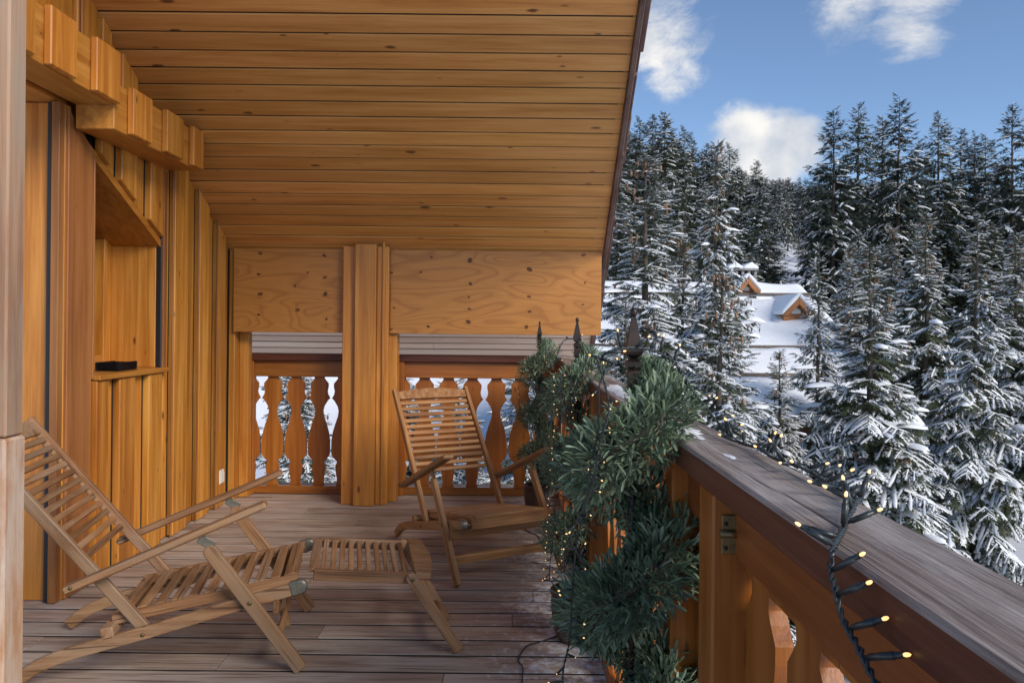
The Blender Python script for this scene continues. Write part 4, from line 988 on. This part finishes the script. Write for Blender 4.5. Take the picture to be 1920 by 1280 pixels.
def far_wood():
    parts = {k: [] for k in ('crown', 'snow')}
    arr = {}
    for k in parts:
        me = FB[0][k]; v = np.empty(len(me.vertices) * 3, np.float32); me.vertices.foreach_get('co', v); f = np.empty(len(me.loops), np.int32); me.loops.foreach_get('vertex_index', f)
        arr[k] = (v.reshape(-1, 3), f.reshape(-1, 4))
    me = bpy.data.meshes.new('tmp')
    gg = random.Random(5); objs = {k: [] for k in parts}
    for i in range(420):
        Y = gg.uniform(118, 174); px = gg.uniform(1090, 2050) if i % 2 else gg.uniform(1380, 1640); X = (px - 960) / F * Y; s_ = gg.uniform(.6, .9)
        SK = np.interp(px, [1100, 1180, 1250, 1330, 1400, 1500, 1540, 1600, 1700, 2000], [250, 240, 250, 290, 312, 325, 320, 300, 285, 285])
        s_ = min(s_, ((613 - SK - gg.uniform(0, 25)) / F * Y + H - gzs(X, Y)) / 14)
        if s_ < .25: continue
        a = gg.uniform(0, 6)
        R = np.array([[math.cos(a), -math.sin(a), 0], [math.sin(a), math.cos(a), 0], [0, 0, 1]]) * s_
        for k in parts: objs[k].append((arr[k][0] @ R.T + np.array([X, Y, gzs(X, Y)]), arr[k][1]))
    V, Fq = merge(objs['crown']); o = link('far_wood', npmesh('far wood', V, Fq), M['needle2'], None, (0, 0, 0))
    props(o, 'distant spruce wood along the hillside ridge', 'wood', kind='stuff')
    V, Fq = merge(objs['snow']); o2 = link('snow', npmesh('far wood snow', V, Fq), M['snow'], o, (0, 0, 0)); o2['kind'] = 'stuff'
FB[0]['crown'].materials.clear(); FB[0]['crown'].materials.append(M['needle2'])
far_wood()

# neighbouring chalet under deep snow
ch = empty('snowy_chalet', (8.0, 28, -4.6), 'timber chalet below with a deep snow roof, stone chimney and orange gables', 'chalet')
YE, YR, ZE, ZR = 22.5, 31.5, -1.5, 2.8
XA, XBb = 2.2, 12.2
def rz(y): return ZE + (ZR - ZE) * (y - YE) / (YR - YE)
box('wall', XA + .8, XBb - .8, YE + 1.2, YR + 3, -5.4, rz(YE + 1.2) - .02, M['brownw'], ch, bevel=0)
for i in range(7): box('wall_board', XA + .78, XBb - .78, YE + 1.15, YE + 1.199, -5.3 + i * .46, -5.3 + i * .46 + .44, M['brownw'], ch, bevel=.01)
for i in range(3):
    wn = box('window', 5 + 2.3 * i, 6.0 + 2.3 * i, YE + 1.08, YE + 1.148, -3.9, -2.9, M['glass'], ch, bevel=0)
    box('frame', 4.92 + 2.3 * i, 6.08 + 2.3 * i, YE + 1.06, YE + 1.12, -4.0, -3.905, M['orange'], wn); box('frame', 4.92 + 2.3 * i, 6.08 + 2.3 * i, YE + 1.06, YE + 1.12, -2.895, -2.8, M['orange'], wn)
roof = prism('roof', [(YE, ZE - .12), (YR, ZR - .12), (YR + 7, ZR - 3.2), (YR + 7, ZR - 3.1), (YR, ZR), (YE, ZE)], 'X', XA, XBb, M['brownw'], ch, bevel=0)
# snow blanket, in strips between the snow guards, with soft sagging edges
def blanket(ya, yb, seed, thick=.42):
    r = random.Random(seed); nx, ny = 60, 10; V = []; Fq = []
    for j in range(ny + 1):
        for i in range(nx + 1):
            x = XA - .12 + (XBb - XA + .24) * i / nx; t = j / ny; y = ya + (yb - ya) * t
            ed = min(1, 6 * t + .0) ** .5 * min(1, (1 - t) * 9 + .25) ** .5 * min(1, min(i, nx - i) / 1.6 + .05) ** .5
            wob = .05 * math.sin(x * 1.1 + seed) + .035 * math.sin(x * 2.7 + y)
            V.append((x, y - (.16 * (1 - t) ** 6), rz(y) + .012 + (thick + wob) * ed))
    for j in range(ny):
        for i in range(nx): a = j * (nx + 1) + i; Fq.append((a, a + 1, a + nx + 2, a + nx + 1))
    n = len(V)
    for i in range(nx + 1): V.append((V[i][0], V[i][1] + .1, rz(ya) + .01))
    for i in range(nx): Fq.append((n + i, n + i + 1, i + 1, i))
    mk('snow', V, Fq, M['snow'], ch, smooth=True)
for i, (a, b_) in enumerate([(YE - .25, 24.3), (24.3, 26.1), (26.1, 30.35), (30.35, YR + .1)]): blanket(a, b_, i * 3 + 1)
for yq in (24.25, 26.05, 30.3):
    tube('snow_guard_log', [(XA - .1, yq, rz(yq) + .46), ((XA + XBb) / 2, yq, rz(yq) + .45), (XBb + .1, yq, rz(yq) + .47)], .055, M['log'], ch)
# gables: dormer with timber bargeboards, recessed front and snow on both slopes
def gable(xc, yf, zb, hw, ht, depth, nm):
    d = box('dormer', xc - hw * .72, xc + hw * .72, yf + .35, yf + depth, zb - .9, zb + .05, M['orange'], ch, bevel=0)
    prism('dormer_front', [(xc - hw * .72, zb + .051), (xc + hw * .72, zb + .051), (xc, zb + ht * .78)], 'Y', yf + .35, yf + .42, M['orange'], d, bevel=0)
    prism('window', [(xc - hw * .27, zb + .06), (xc + hw * .27, zb + .06), (xc + hw * .27, zb + ht * .28), (xc, zb + ht * .45), (xc - hw * .27, zb + ht * .28)], 'Y', yf + .31, yf + .349, M['white'], d, bevel=0)
    for s_ in (-1, 1):
        prism('bargeboard', [(xc, zb + ht), (xc + s_ * hw, zb - .02), (xc + s_ * (hw - .22), zb - .02), (xc, zb + ht - .26)], 'Y', yf, yf + .08, M['orange'], d, bevel=.01)
        prism('dormer_snow', [(xc, zb + ht + .01), (xc + s_ * (hw + .03), zb - .01), (xc + s_ * (hw + .05), zb + .12), (xc + s_ * hw * .5, zb + ht * .5 + .24), (xc, zb + ht + .19)], 'Y', yf - .04, yf + depth, M['snow'], d, bevel=.05)
p = atY(1495, 591, 28.0); gable(p.x, 27.8, p.z, .62, .66, 3.4, 'a')
p = atY(1400, 556, 30.3); gable(p.x, 30.1, p.z + .18, .52, .60, 1.4, 'b')
# chimney
p = atY(1389, 528, 32.3); q = atY(1362, 505, 32.3); q2 = atY(1414, 505, 32.3)
cx0, cx1 = q.x, q2.x
chim = box('chimney', cx0, cx1, 31.90, 32.70, p.z - 1.2, p.z + .25, M['stone'], ch, bevel=.02)
for i in range(5):
    a = cx0 + (cx1 - cx0 - .12) * i / 4; box('chimney_pier', a, a + .12, 31.92, 32.04, p.z + .251, p.z + .45, M['stone'], chim, bevel=.01)
box('flue_core', cx0 + .14, cx1 - .14, 32.10, 32.60, p.z + .251, p.z + .449, M['black'], chim, bevel=0)
box('chimney_slab', cx0 - .06, cx1 + .06, 31.84, 32.76, p.z + .451, p.z + .52, M['stone'], chim, bevel=.01)
for k_ in range(2):
    a = cx0 - .06 + k_ * (cx1 - cx0 + .12) / 2; b_ = a + (cx1 - cx0 + .12) / 2 - .003
    prism('chimney_snow', [(a, p.z + .522), (b_, p.z + .522), (b_, p.z + .62), ((a + b_) / 2, p.z + .82), (a, p.z + .62)], 'Y', 31.82, 32.78, M['snow'], chim, bevel=.04)
